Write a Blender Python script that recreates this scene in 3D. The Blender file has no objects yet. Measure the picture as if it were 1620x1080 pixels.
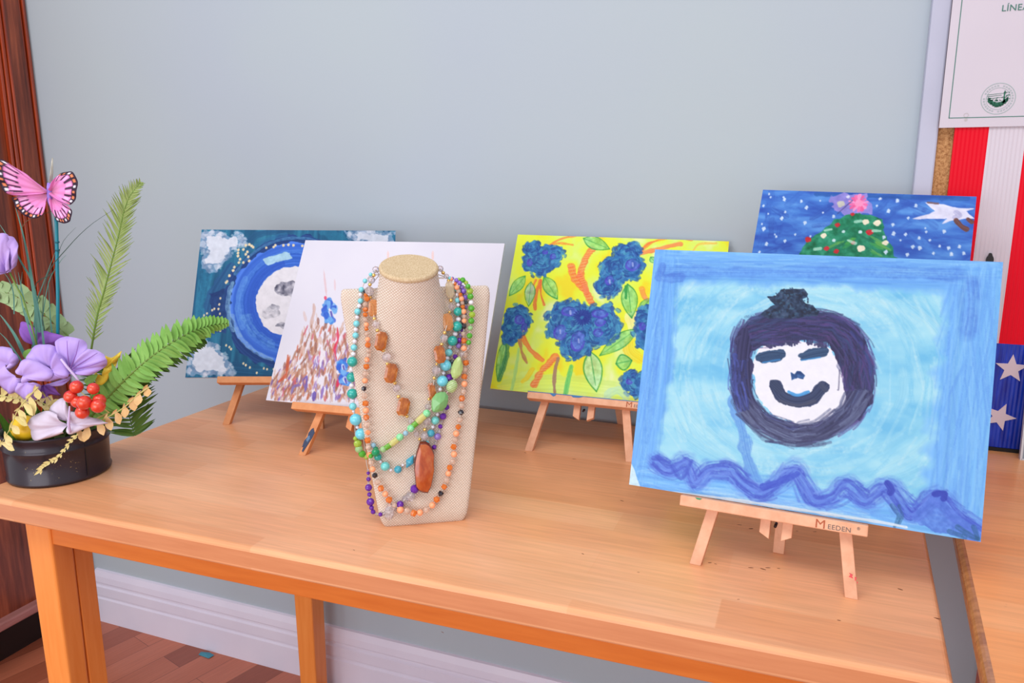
import bpy, bmesh, math, random
import numpy as np
from mathutils import Vector, Matrix
R = math.radians
rnd = random.Random(7)

# ---------------------------------------------------------------- camera, world, lights, exposure
scene = bpy.context.scene
COL = scene.collection
cam_data = bpy.data.cameras.new('camera')
cam_data.sensor_width = 36.0
cam_data.lens = 1227.0 * 36.0 / 1620.0
cam_data.clip_start = 0.02
camera = bpy.data.objects.new('camera', cam_data)
COL.objects.link(camera)
camera.location = (0, 0, 1.21)
camera.rotation_euler = (R(90 - 11.83), 0, R(21.408))
scene.camera = camera
scene.view_settings.view_transform = 'Standard'
scene.view_settings.look = 'None'
scene.view_settings.gamma = 1
scene.view_settings.use_curve_mapping = False
scene.view_settings.exposure = -0.05

world = bpy.data.worlds.new('room_light')
scene.world = world
world.use_nodes = True
bg = world.node_tree.nodes['Background']
bg.inputs[0].default_value = (0.90, 0.905, 0.96, 1)
bg.inputs[1].default_value = 0.84

def area(name, loc, target, sx, sy, power, color):
    d = bpy.data.lights.new(name, 'AREA')
    d.shape = 'RECTANGLE'; d.size = sx; d.size_y = sy
    d.energy = power; d.color = color
    o = bpy.data.objects.new(name, d); COL.objects.link(o)
    o.location = loc
    o.rotation_euler = (Vector(target) - Vector(loc)).to_track_quat('-Z', 'Y').to_euler()
    return o
area('overhead_fill', (0.1, -0.25, 2.75), (-0.35, 0.75, 0.7), 1.3, 0.9, 17, (1.0, 0.97, 0.94))  # soft fill added overhead, not an actual ceiling fitting
area('overhead_fill', (-1.5, -0.3, 2.7), (-1.1, 1.0, 0.7), 1.3, 0.7, 14, (1.0, 0.97, 0.95))  # second added overhead fill, for the left end of the table
area('front_fill', (-0.9, -2.1, 1.0), (-1.1, 1.2, 0.6), 2.4, 1.6, 43, (0.95, 0.97, 1.0))  # broad low fill added behind the camera, not an actual window

# ---------------------------------------------------------------- helpers
def lin(c):
    c = [x / 255.0 for x in c]
    return tuple(x / 12.92 if x <= 0.04045 else ((x + 0.055) / 1.055) ** 2.4 for x in c)

class MB:
    """collects vertices and faces of one mesh"""
    def __init__(s): s.v = []; s.f = []; s.m = []
    def add(s, vs, fs, mi=0):
        k = len(s.v); s.v += [tuple(p) for p in vs]
        s.f += [tuple(i + k for i in f) for f in fs]; s.m += [mi] * len(fs)
    def box(s, c, d, M=None, mi=0):
        vs = [Vector((c[0] + sx * d[0] / 2, c[1] + sy * d[1] / 2, c[2] + sz * d[2] / 2))
              for sx in (-1, 1) for sy in (-1, 1) for sz in (-1, 1)]
        if M is not None: vs = [M @ p for p in vs]
        s.add(vs, [(0, 1, 3, 2), (4, 6, 7, 5), (0, 4, 5, 1), (2, 3, 7, 6), (0, 2, 6, 4), (1, 5, 7, 3)], mi)
    def bar(s, a, b, w, t, side=(1, 0, 0), cut=None, mi=0):
        """a straight bar of section w (along side) x t from a to b; cut: both ends cut level with the ground"""
        a = Vector(a); b = Vector(b); d = (b - a).normalized()
        sd = Vector(side); sd = (sd - d * sd.dot(d)).normalized(); n = d.cross(sd)
        vs = []
        for p, isa in ((a, 1), (b, 0)):
            for i, j in ((-1, -1), (1, -1), (1, 1), (-1, 1)):
                q = p + sd * (i * w / 2) + n * (j * t / 2)
                if cut == 'foot' and isa: q = q + d * ((a.z - q.z) / d.z)
                vs.append(q)
        s.add(vs, [(3, 2, 1, 0), (4, 5, 6, 7), (0, 1, 5, 4), (1, 2, 6, 5), (2, 3, 7, 6), (3, 0, 4, 7)], mi)
    def tube(s, pts, r, n=8, cap=True, mi=0):
        pts = [Vector(p) for p in pts]
        rs = r if isinstance(r, (list, tuple)) else [r] * len(pts)
        rings = []; up = Vector((0.13, 0.97, 0.2))
        for i, p in enumerate(pts):
            d = (pts[min(i + 1, len(pts) - 1)] - pts[max(i - 1, 0)])
            d = d.normalized() if d.length > 1e-9 else Vector((0, 0, 1))
            x = d.cross(up); x = x.normalized() if x.length > 1e-6 else Vector((1, 0, 0)); y = d.cross(x)
            rings.append([p + (x * math.cos(2 * math.pi * k / n) + y * math.sin(2 * math.pi * k / n)) * rs[i] for k in range(n)])
        vs = [q for g in rings for q in g]; fs = []
        for i in range(len(pts) - 1):
            for k in range(n):
                fs.append((i * n + k, i * n + (k + 1) % n, (i + 1) * n + (k + 1) % n, (i + 1) * n + k))
        if cap:
            fs.append(tuple(range(n))[::-1]); fs.append(tuple((len(pts) - 1) * n + k for k in range(n)))
        s.add(vs, fs, mi)
    def lathe(s, prof, n=64, c=(0, 0, 0), mi=0):
        vs = []; fs = []
        for r, z in prof:
            for k in range(n):
                a = 2 * math.pi * k / n
                vs.append((c[0] + r * math.cos(a), c[1] + r * math.sin(a), c[2] + z))
        for i in range(len(prof) - 1):
            for k in range(n):
                fs.append((i * n + k, i * n + (k + 1) % n, (i + 1) * n + (k + 1) % n, (i + 1) * n + k))
        s.add(vs, fs, mi)
    def prism(s, poly, z0, z1, mi=0):
        n = len(poly)
        vs = [(x, y, z0) for x, y in poly] + [(x, y, z1) for x, y in poly]
        fs = [tuple(range(n))[::-1], tuple(range(n, 2 * n))] + [(i, (i + 1) % n, n + (i + 1) % n, n + i) for i in range(n)]
        s.add(vs, fs, mi)
    def build(s, name, mats, parent=None, smooth=False, bevel=0, loc=None, rot=None, M=None, seg=2):
        me = bpy.data.meshes.new(name); me.from_pydata(s.v, [], s.f)
        bm = bmesh.new(); bm.from_mesh(me); bmesh.ops.recalc_face_normals(bm, faces=bm.faces); bm.to_mesh(me); bm.free()
        if not isinstance(mats, (list, tuple)): mats = [mats]
        for m in mats: me.materials.append(m)
        if len(mats) > 1: me.polygons.foreach_set('material_index', s.m)
        me.polygons.foreach_set('use_smooth', [bool(smooth)] * len(me.polygons))
        me.update()
        o = bpy.data.objects.new(name, me); COL.objects.link(o)
        if parent: o.parent = parent
        if M is not None: o.matrix_local = M
        if loc is not None: o.location = loc
        if rot is not None: o.rotation_euler = rot
        if bevel:
            b = o.modifiers.new('bevel', 'BEVEL'); b.width = bevel; b.segments = seg; b.limit_method = 'ANGLE'
            b.angle_limit = R(40)
        return o

def tag(o, label, cat, group=None, kind=None):
    if label: o['label'] = label
    if cat: o['category'] = cat
    if group: o['group'] = group
    if kind: o['kind'] = kind
    return o
def struct(o):
    o['kind'] = 'structure'; return o
def empty(name, loc=(0, 0, 0), rz=0, M=None):
    o = bpy.data.objects.new(name, None); COL.objects.link(o)
    o.empty_display_size = 0.02
    o.location = loc; o.rotation_euler = (0, 0, rz)
    if M is not None: o.matrix_world = M
    return o

# ---------------------------------------------------------------- materials
def mat(name, color=(200, 200, 200), rough=0.5, metal=0.0, spec=0.5, coat=0.0, trans=0.0, ior=1.45, sheen=0.0, sss=0.0):
    m = bpy.data.materials.new(name); m.use_nodes = True
    b = m.node_tree.nodes['Principled BSDF']
    b.inputs['Base Color'].default_value = (*lin(color), 1)
    b.inputs['Roughness'].default_value = rough
    b.inputs['Metallic'].default_value = metal
    b.inputs['Specular IOR Level'].default_value = spec
    b.inputs['Coat Weight'].default_value = coat
    b.inputs['Coat Roughness'].default_value = 0.15
    b.inputs['Transmission Weight'].default_value = trans
    b.inputs['IOR'].default_value = ior
    b.inputs['Sheen Weight'].default_value = sheen
    return m
def nd(m, t, **kw):
    n = m.node_tree.nodes.new(t)
    for k, v in kw.items(): setattr(n, k, v)
    return n
def lk(m, a, b): m.node_tree.links.new(a, b)
def coords(m, scale=(1, 1, 1), rot=(0, 0, 0), kind='Object'):
    tc = nd(m, 'ShaderNodeTexCoord'); mp = nd(m, 'ShaderNodeMapping')
    mp.inputs['Scale'].default_value = scale; mp.inputs['Rotation'].default_value = rot
    lk(m, tc.outputs[kind], mp.inputs[0]); return mp.outputs[0]
def ramp(m, fac, stops):
    r = nd(m, 'ShaderNodeValToRGB'); e = r.color_ramp.elements
    while len(e) < len(stops): e.new(0.5)
    for i, (p, c) in enumerate(stops): e[i].position = p; e[i].color = (*lin(c), 1)
    lk(m, fac, r.inputs[0]); return r.outputs[0]
def mixc(m, fac, a, b, mode='MIX'):
    n = nd(m, 'ShaderNodeMix', data_type='RGBA', blend_type=mode)
    for sock, val in ((n.inputs[0], fac), (n.inputs[6], a), (n.inputs[7], b)):
        if hasattr(val, 'links'): lk(m, val, sock)
        elif isinstance(val, (int, float)): sock.default_value = val
        else: sock.default_value = (*lin(val), 1)
    return n.outputs[2]
def bsdf(m): return m.node_tree.nodes['Principled BSDF']
def noise(m, vec, scale, detail=4, rough=0.55, out=0):
    n = nd(m, 'ShaderNodeTexNoise'); n.inputs['Scale'].default_value = scale
    n.inputs['Detail'].default_value = detail; n.inputs['Roughness'].default_value = rough
    if vec is not None: lk(m, vec, n.inputs['Vector'])
    return n.outputs[out]
def bump(m, h, strength, dist=0.001):
    n = nd(m, 'ShaderNodeBump'); n.inputs['Strength'].default_value = strength; n.inputs['Distance'].default_value = dist
    lk(m, h, n.inputs['Height']); lk(m, n.outputs[0], bsdf(m).inputs['Normal'])
def noisy(name, c1, c2, scale=20, stretch=(1, 1, 1), rough=0.5, bstr=0.0, **kw):
    m = mat(name, c1, rough, **kw)
    v = coords(m, stretch)
    f = noise(m, v, scale)
    lk(m, ramp(m, f, [(0.3, c1), (0.7, c2)]), bsdf(m).inputs['Base Color'])
    if bstr: bump(m, f, bstr)
    return m

def block_wood(name, tones, rough, row=0.055, length=0.5, coat=0.0, spec=0.5, rotz=0.0, mortar=None):
    """glued-up lengths of timber: every stave its own tone, fine grain along x"""
    m = mat(name, tones[0], rough, coat=coat, spec=spec)
    v = coords(m, (1, 1, 1), (0, 0, rotz))
    b = nd(m, 'ShaderNodeTexBrick'); lk(m, v, b.inputs['Vector'])
    b.offset = 0.37; b.squash = 1.0
    b.inputs['Color1'].default_value = (0, 0, 0, 1); b.inputs['Color2'].default_value = (1, 1, 1, 1)
    b.inputs['Mortar'].default_value = (0.5, 0.5, 0.5, 1)
    b.inputs['Scale'].default_value = 1.0; b.inputs['Mortar Size'].default_value = 0.0006
    b.inputs['Mortar Smooth'].default_value = 0.6
    b.inputs['Brick Width'].default_value = length; b.inputs['Row Height'].default_value = row
    c = ramp(m, b.outputs['Color'], [(0.0, tones[0]), (0.5, tones[1]), (1.0, tones[2])])
    mp = nd(m, 'ShaderNodeMapping'); mp.inputs['Scale'].default_value = (3, 60, 60); lk(m, v, mp.inputs[0])
    g = noise(m, mp.outputs[0], 3.0, 6, 0.6)
    g2 = ramp(m, g, [(0.3, (226, 226, 226)), (0.7, (255, 255, 255))])
    c = mixc(m, 0.75, c, g2, 'MULTIPLY')
    mp2 = nd(m, 'ShaderNodeMapping'); mp2.inputs['Scale'].default_value = (2.5, 8, 8); lk(m, v, mp2.inputs[0])
    h = noise(m, mp2.outputs[0], 1.5, 3)
    c = mixc(m, 0.5, c, ramp(m, h, [(0.35, (238, 226, 214)), (0.65, (255, 255, 255))]), 'MULTIPLY')
    # small dents and specks
    sp = noise(m, v, 60, 2, 0.5)
    c = mixc(m, ramp(m, sp, [(0.76, (0, 0, 0)), (0.80, (150, 150, 150))]), c, (120, 70, 40))
    if mortar: c = mixc(m, b.outputs['Fac'], c, mortar)
    lk(m, c, bsdf(m).inputs['Base Color'])
    bump(m, g, 0.04, 0.0005)
    return m
def grain_wood(name, c1, c2, rough=0.5, stretch=(4, 60, 60), coat=0.0, c3=None, scale=2.5, spec=0.5):
    m = mat(name, c1, rough, coat=coat, spec=spec)
    v = coords(m, stretch)
    g = noise(m, v, scale, 6, 0.6)
    st = [(0.25, c1), (0.7, c2)] if c3 is None else [(0.25, c1), (0.5, c2), (0.72, c3)]
    lk(m, ramp(m, g, st), bsdf(m).inputs['Base Color'])
    bump(m, g, 0.08, 0.0004)
    return m
# ---------------------------------------------------------------- linen
linen = mat('linen', (226, 200, 172), 0.8, spec=0.2, sheen=0.2)
_v = coords(linen, (1, 1, 1), (0, R(38), 0))
_w1 = nd(linen, 'ShaderNodeTexWave', wave_type='BANDS', bands_direction='X'); _w1.inputs['Scale'].default_value = 112; _w1.inputs['Distortion'].default_value = 0.6
_w2 = nd(linen, 'ShaderNodeTexWave', wave_type='BANDS', bands_direction='Z'); _w2.inputs['Scale'].default_value = 112; _w2.inputs['Distortion'].default_value = 0.6
lk(linen, _v, _w1.inputs[0]); lk(linen, _v, _w2.inputs[0])
_mm = nd(linen, 'ShaderNodeMath', operation='MULTIPLY'); lk(linen, _w1.outputs[1], _mm.inputs[0]); lk(linen, _w2.outputs[1], _mm.inputs[1])
_nn = noise(linen, coords(linen, (1, 1, 3)), 220, 3)
_c = mixc(linen, _mm.outputs[0], (206, 184, 166), (255, 246, 236))
_c = mixc(linen, 0.35, _c, ramp(linen, _nn, [(0.3, (222, 214, 206)), (0.7, (255, 255, 255))]), 'MULTIPLY')
lk(linen, _c, bsdf(linen).inputs['Base Color'])
bump(linen, _mm.outputs[0], 0.6, 0.001)
jute = mat('tan_linen', (206, 184, 150), 0.85, spec=0.2)
_v = coords(jute, (1, 1, 1)); _n = noise(jute, coords(jute, (4, 1, 1), (0, 0, R(20))), 300, 4, 0.7)
lk(jute, ramp(jute, _n, [(0.35, (184, 156, 118)), (0.6, (216, 194, 160)), (0.75, (232, 216, 188))]), bsdf(jute).inputs['Base Color'])
bump(jute, _n, 0.4, 0.0006)
# ---------------------------------------------------------------- surfaces
wall_mat = mat('painted_wall', (173, 184, 191), 0.75, spec=0.2)
_v = coords(wall_mat, (1, 1, 1)); _n = noise(wall_mat, _v, 2.2, 2)
lk(wall_mat, ramp(wall_mat, _n, [(0.3, (173, 184, 196)), (0.7, (175, 187, 194))]), bsdf(wall_mat).inputs['Base Color'])
bump(wall_mat, noise(wall_mat, _v, 260, 3), 0.12, 0.0006)
white_trim = noisy('white_trim', (226, 222, 238), (218, 214, 232), 6, (1, 1, 1), 0.4)
floor_mat = block_wood('hardwood_floor', [(146, 76, 54), (188, 106, 78), (214, 130, 100)], 0.35, row=0.075, length=0.9, coat=0.2, rotz=R(-74.6), mortar=(60, 30, 22))
top_mat = block_wood('maple_staves', [(240, 166, 118), (246, 176, 128), (250, 186, 140)], 0.34, row=0.062, length=0.42, coat=0.14, spec=0.35)
edge_mat = grain_wood('maple_edge', (200, 126, 84), (214, 142, 98), 0.3, (3, 60, 60), coat=0.3)
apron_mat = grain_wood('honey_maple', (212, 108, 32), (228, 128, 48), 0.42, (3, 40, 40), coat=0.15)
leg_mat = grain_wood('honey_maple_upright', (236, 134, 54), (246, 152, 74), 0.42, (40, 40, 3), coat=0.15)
mahog = mat('mahogany', (120, 50, 30), 0.33, coat=0.3)
_v = coords(mahog, (22, 22, 1.6)); _n = noise(mahog, _v, 2.4, 6, 0.62)
lk(mahog, ramp(mahog, _n, [(0.28, (70, 24, 14)), (0.5, (124, 56, 34)), (0.75, (172, 88, 56))]), bsdf(mahog).inputs['Base Color'])
mahog_dark = grain_wood('mahogany_moulding', (96, 22, 8), (176, 66, 22), 0.28, (30, 30, 2), coat=0.5)

# ---------------------------------------------------------------- room
WALL_Y = 1.425
m = MB(); m.box((0.4, WALL_Y + 0.05, 1.35), (5.2, 0.10, 2.75)); struct(m.build('wall_back', wall_mat))
m = MB(); m.box((0.4, -0.3, -0.02), (5.2, 3.5, 0.04)); struct(m.build('floor', floor_mat))
# skirting: stepped profile swept along the wall
prof = [(0, 0), (0.017, 0), (0.017, 0.070), (0.0135, 0.074), (0.0135, 0.078), (0.016, 0.081), (0.016, 0.106), (0.012, 0.110), (0.012, 0.115), (0.014, 0.119), (0.012, 0.135), (0.006, 0.150), (0, 0.152)]
m = MB()
vs = [(x, WALL_Y - d, z) for x in (-1.80, 3.0) for d, z in prof]; n = len(prof)
m.add(vs, [(i, (i + 1) % n, n + (i + 1) % n, n + i) for i in range(n)] + [tuple(range(n)), tuple(range(n, 2 * n))[::-1]])
struct(m.build('baseboard_back', white_trim))

# dark wooden cupboard filling the left corner
cab = empty('wooden_cupboard', (-1.81, 1.05, 0))
tag(cab, 'tall dark red wooden cupboard with moulded edges in the left corner behind the flowers', 'cupboard')
m = MB(); m.box((-0.22, 0.0, 1.11), (0.40, 0.72, 2.00)); m.build('body', mahog, cab, bevel=0.002)
m = MB(); m.box((-0.24, 0.0, 0.05), (0.36, 0.68, 0.10)); m.build('plinth', mat('dark_plinth', (30, 12, 8), 0.6), cab)
m = MB()
for y0, wd, th in ((0.3565, 0.006, 0.026), (0.3640, 0.005, 0.034), (0.3705, 0.005, 0.026)):
    m.box((-0.014, y0, 1.12), (th, wd, 1.96))
m.build('corner_moulding', mahog_dark, cab, bevel=0.002)
m = MB()
for y0, wd, th in ((0.3130, 0.006, 0.030), (0.3045, 0.008, 0.022), (0.2950, 0.007, 0.014)):
    m.box((-0.012, y0, 1.12), (th, wd, 1.90))
m.build('panel_moulding', mahog_dark, cab, bevel=0.002)
m = MB(); m.box((-0.010, 0.335, 1.12), (0.022, 0.037, 1.96)); m.build('stile', mahog, cab)
m = MB(); m.box((-0.012, 0.0, 0.125), (0.034, 0.70, 0.022)); m.build('base_moulding', grain_wood('highlit_moulding', (150, 96, 90), (176, 120, 116), 0.3, (30, 3, 30)), cab, bevel=0.004)  # pale pinkish wood: the highlight along the moulding is put into its colour

# ---------------------------------------------------------------- tables
def quad_slab(poly, z1, th, mats, name, parent, bev):
    m = MB(); m.prism(poly, z1 - th, z1)
    return m.build(name, mats, parent, bevel=bev, smooth=True, seg=4)
def set_side_mat(o, side):
    o.data.materials.append(side)
    for p in o.data.polygons:
        if abs(p.normal.z) < 0.5: p.material_index = 1
        p.use_smooth = False
tb = empty('wooden_table', (-0.49, 1.07, 0), 0)
tag(tb, 'long honey maple table holding the easels, the bust and the flower pot', 'table', 'wooden tables along the wall')
T0 = Vector((-0.49, 1.07))
poly = [(-1.150, 0.716), (0.150, 0.749), (0.1745, 1.405), (-1.140, 1.408)]
def rel(p, o): return [(x - o[0], y - o[1]) for x, y in p]
o = quad_slab(rel(poly, T0), 0.75, 0.034, [top_mat], 'tabletop', tb, 0.0065); set_side_mat(o, edge_mat)
o.modifiers['bevel'].material = 0
m = MB()
def leg_box(m, x, y, w, z1, taper=0.004, dp=None):
    dp = dp or w
    vs = []
    for z, e in ((0, -taper), (z1, 0)):
        for a, b in ((-1, -1), (1, -1), (1, 1), (-1, 1)): vs.append((x + a * (w / 2 + e), y + b * (dp / 2 + e), z))
    m.add(vs, [(3, 2, 1, 0), (4, 5, 6, 7), (0, 1, 5, 4), (1, 2, 6, 5), (2, 3, 7, 6), (3, 0, 4, 7)])
for x, y in ((-1.063, 0.768), (0.095, 0.798), (-1.035, 1.352), (0.11, 1.35)):
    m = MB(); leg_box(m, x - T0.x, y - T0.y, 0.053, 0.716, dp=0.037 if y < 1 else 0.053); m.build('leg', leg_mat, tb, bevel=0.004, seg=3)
def apron(m, a, b, z0, z1, th):
    a = Vector(a) - T0; b = Vector(b) - T0; d = (b - a).normalized(); n = Vector((-d.y, d.x)) * th / 2
    m.prism([tuple(a - n), tuple(b - n), tuple(b + n), tuple(a + n)], z0, z1)
for a, b in (((-1.038, 0.763), (0.070, 0.793)), ((-1.010, 1.362), (0.085, 1.362)), ((-1.075, 0.80), (-1.058, 1.328)), ((0.108, 0.83), (0.123, 1.326))):
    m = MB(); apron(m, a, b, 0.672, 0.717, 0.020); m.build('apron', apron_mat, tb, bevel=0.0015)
for x, y in ((-1.056, 0.803),):
    m = MB(); m.box((x - T0.x, y - T0.y, 0.35), (0.034, 0.031, 0.70)); m.build('leg_brace', leg_mat, tb, bevel=0.001)

DENTS = [(-0.07, 1.026, 2), (-0.0546, 1.0195, 3), (0.0034, 1.034, 1.5), (0.0254, 1.0406, 1.5), (-0.0935, 0.9024, 2), (-0.0866, 0.9017, 1.5), (-0.0456, 0.9077, 2), (-0.0318, 0.9097, 2.4), (-0.0264, 0.9152, 2), (-0.0142, 0.9183, 1.8), (-0.0527, 0.8275, 1.2), (-0.2448, 0.8677, 1.6), (-0.2378, 1.0466, 2), (0.0512, 0.8232, 1.8), (0.1178, 0.9178, 2.6), (0.1494, 0.8657, 2.4), (-0.4403, 1.1854, 2), (-0.3535, 1.1865, 2), (-0.3319, 0.649, 1.2), (-0.1699, 0.8473, 1.2), (-0.5175, 0.7717, 1.2)]
gd = random.Random(5); dent_m = mat('dark_dent', (110, 60, 36), 0.7)
for x, y, s_ in DENTS:
    a = gd.uniform(-0.5, 0.5); L_, W_ = 0.0012 * s_ * gd.uniform(0.8, 1.5), 0.00035 * s_
    ring_ = [(x - T0.x + L_ * math.cos(t) * math.cos(a) - W_ * math.sin(t) * math.sin(a) + gd.uniform(-.0002, .0002), y - T0.y + L_ * math.cos(t) * math.sin(a) + W_ * math.sin(t) * math.cos(a), 0.7502) for t in [k * 0.785 for k in range(8)]]
    m = MB(); m.add(ring_, [tuple(range(8))]); m.build('dent', dent_m, tb)
tb2 = empty('wooden_table', (0.80, 1.05, 0), 0)
tag(tb2, 'second maple table at the right edge, carrying the striped flag board', 'table', 'wooden tables along the wall')
T0 = Vector((0.80, 1.05))
poly2 = [(0.158, 0.60), (1.40, 0.62), (1.39, 1.412), (0.211, 1.412)]
top2 = block_wood('maple_staves_orange', [(246, 162, 96), (250, 170, 106), (252, 178, 118)], 0.36, row=0.06, length=0.5, coat=0.3)
o = quad_slab(rel(poly2, T0), 0.78, 0.024, [top2], 'tabletop', tb2, 0.008); set_side_mat(o, grain_wood('worn_table_edge', (150, 92, 40), (206, 138, 76), 0.25, (4, 50, 50), coat=0.5))
o.modifiers['bevel'].material = 1
red_leg = grain_wood('red_maple', (178, 66, 24), (206, 88, 36), 0.4, (40, 40, 3))
for x, y in ((0.272, 0.715), (1.34, 0.70), (0.33, 1.35), (1.33, 1.35)):
    m = MB(); leg_box(m, x - T0.x, y - T0.y, 0.055, 0.75); m.build('leg', red_leg, tb2, bevel=0.003)
for a, b in (((0.30, 0.70), (1.31, 0.69)), ((0.36, 1.36), (1.30, 1.36)), ((0.277, 0.745), (0.327, 1.32)), ((1.35, 0.71), (1.34, 1.32))):
    m = MB(); apron(m, a, b, 0.69, 0.75, 0.020); m.build('apron', red_leg, tb2)

# ---------------------------------------------------------------- cork board, notice, flag board, slate
alu = noisy('grey_frame', (190, 192, 212), (178, 181, 202), 4, (1, 1, 1), 0.35)
cork = mat('cork', (196, 148, 98), 0.85)
_v = coords(cork, (1, 1, 1)); _n = noise(cork, _v, 220, 4, 0.7)
lk(cork, ramp(cork, _n, [(0.35, (150, 98, 56)), (0.55, (202, 152, 100)), (0.75, (222, 176, 126))]), bsdf(cork).inputs['Base Color'])
bump(cork, _n, 0.4, 0.001)
cb = empty('cork_board', (0.75, WALL_Y, 1.4))
tag(cb, 'cork notice board in a grey frame on the wall at the right edge', 'notice board')
m = MB(); m.box((0, -0.008, 0), (1.20, 0.012, 1.14)); m.build('cork_sheet', cork, cb)
for sx in (-1, 1):
    m = MB(); m.box((sx * 0.6015, -0.012, 0), (0.027, 0.024, 1.20)); m.build('frame_side', alu, cb, bevel=0.003)
for sz in (-1, 1):
    m = MB(); m.box((0, -0.012, sz * 0.585), (1.176, 0.024, 0.030)); m.build('frame_rail', alu, cb, bevel=0.003)

paper = noisy('cream_paper', (204, 197, 209), (200, 193, 205), 5, (1, 1, 1), 0.6)
green_ink = mat('green_ink', (62, 118, 106), 0.6)
grey_ink = mat('pale_green_ink', (150, 172, 170), 0.6)
dark_green = mat('deep_green_ink', (36, 108, 84), 0.6)
PY = WALL_Y - 0.0330
nt = empty('paper_notice', (0.1609, PY, 1.287))
tag(nt, 'pale printed notice with a green border and a round seal pinned to the cork board', 'notice')
m = MB(); m.box((0.20, 0.0006, 0.15), (0.40, 0.0012, 0.30)); sh = m.build('sheet', paper, nt)
m = MB(); m.box((0.20, -0.0002, 0.0142), (0.3765, 0.0004, 0.0011)); m.box((0.0122, -0.0002, 0.156), (0.0011, 0.0004, 0.284)); m.box((0.388, -0.0002, 0.156), (0.0011, 0.0004, 0.284))
m.build('border_line', green_ink, nt)
def text_obj(s, size, M, material, parent, name='lettering', ext=0.0003, align='LEFT', sx=1.0):
    c = bpy.data.curves.new(name, 'FONT'); c.body = s; c.size = size; c.extrude = ext; c.align_x = align
    c.space_character = 1.05
    t = bpy.data.objects.new(name, c); COL.objects.link(t)
    bpy.context.view_layer.update()
    me = bpy.data.meshes.new_from_object(t.evaluated_get(bpy.context.evaluated_depsgraph_get()))
    bpy.data.objects.remove(t); me.materials.clear(); me.materials.append(material)
    o = bpy.data.objects.new(name, me); COL.objects.link(o); o.parent = parent
    o.matrix_local = M @ Matrix.Diagonal((sx, 1, 1, 1))
    return o
UPR = Matrix.Rotation(R(90), 4, 'X')
text_obj('LÍNEA', 0.0125, Matrix.Translation((0.0646, -0.0004, 0.1636)) @ UPR, green_ink, nt)
text_obj('S', 0.0125, Matrix.Translation((0.0905, -0.0004, 0.1818)) @ UPR, green_ink, nt)
# round seal
seal = MB()
def ring_flat(m, cx, cz, r0, r1, n=48, y=-0.0004, mi=0):
    vs = []
    for r in (r0, r1):
        for k in range(n): vs.append((cx + r * math.cos(2 * math.pi * k / n), y, cz + r * math.sin(2 * math.pi * k / n)))
    m.add(vs, [(k, (k + 1) % n, n + (k + 1) % n, n + k) for k in range(n)], mi)
SX, SZ = 0.0745, 0.0405
ring_flat(seal, SX, SZ, 0.0218, 0.0226); ring_flat(seal, SX, SZ, 0.0154, 0.0159)
g = random.Random(3)
for k in range(30):                                                    # the ring of tiny capitals
    if k in (7, 14, 22): continue
    a = 2 * math.pi * k / 30; r = 0.0186; cx, cz = SX + r * math.cos(a), SZ + r * math.sin(a)
    for j in range(2):
        b = a + (j - .5) * 0.08; c = (SX + r * math.cos(b), SZ + r * math.sin(b)); h = 0.0012
        d = Vector((math.cos(a), math.sin(a))); e = Vector((-d.y, d.x)) * 0.00034
        seal.add([(c[0] - d.x * h - e.x, -0.0004, c[1] - d.y * h - e.y), (c[0] - d.x * h + e.x, -0.0004, c[1] - d.y * h + e.y), (c[0] + d.x * h + e.x, -0.0004, c[1] + d.y * h + e.y), (c[0] + d.x * h - e.x, -0.0004, c[1] + d.y * h - e.y)], [(0, 1, 2, 3)])
so = seal.build('seal_ring', grey_ink, nt)
sc = MB()
def tri(m, pts, mi=0): m.add([(SX + x * 1.05, -0.0005, SZ + z * 1.25 + 0.001) for x, z in pts], [tuple(range(len(pts)))], mi)
for k in range(26):                                                    # foreground hills of the seal, in short pen strokes
    x = -0.013 + 0.024 * k / 25; h = -0.004 - 0.006 * math.sin(math.pi * k / 25) - 0.001 * g.random()
    tri(sc, [(x, h), (x + 0.0016, h + 0.0002), (x + 0.0012, h + 0.0058), (x + 0.0003, h + 0.0050)])
tri(sc, [(0.0058, -0.006), (0.0092, -0.005), (0.0078, 0.003), (0.0086, 0.006), (0.0072, 0.009), (0.0062, 0.006), (0.0064, 0.002)])
for z in (0.0015, 0.0035, -0.001): tri(sc, [(-0.014, z), (0.004, z + 0.0015), (0.004, z + 0.0019), (-0.014, z + 0.0006)])
for k in range(60):
    x, z = g.uniform(-0.0125, 0.0115), g.uniform(-0.0085, 0.0005); L_ = g.uniform(.0008, .0022)
    if x * x + (z * 1.3) ** 2 < 0.00018: tri(sc, [(x, z), (x + L_, z + L_ * .3), (x + L_, z + L_ * .3 + .0004), (x, z + .0005)])
for k in range(16):
    x, z = g.uniform(0.004, 0.0125), g.uniform(-0.002, 0.007); tri(sc, [(x, z), (x + .0016, z + .0003), (x + .0016, z + .0007), (x, z + .0005)])
for x in (-0.008, -0.002): tri(sc, [(x - 0.002, -0.0035), (x + 0.0022, -0.0032), (x + 0.0015, -0.002), (x - 0.001, -0.002)])
for z in (0.002, -0.002): tri(sc, [(0.009, z), (0.0145, z + 0.0008), (0.0145, z + 0.0014), (0.009, z + 0.0008)])
sc.build('seal_picture', dark_green, nt)
sm_ = MB(); ring_flat(sm_, 0.0348, 0.0178, 0.0026, 0.0034, 20); ring_flat(sm_, 0.0352, 0.0110, 0.0, 0.0022, 12); sm_.build('smudge', mat('grey_smudge', (186, 180, 182), 0.7), nt)

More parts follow.
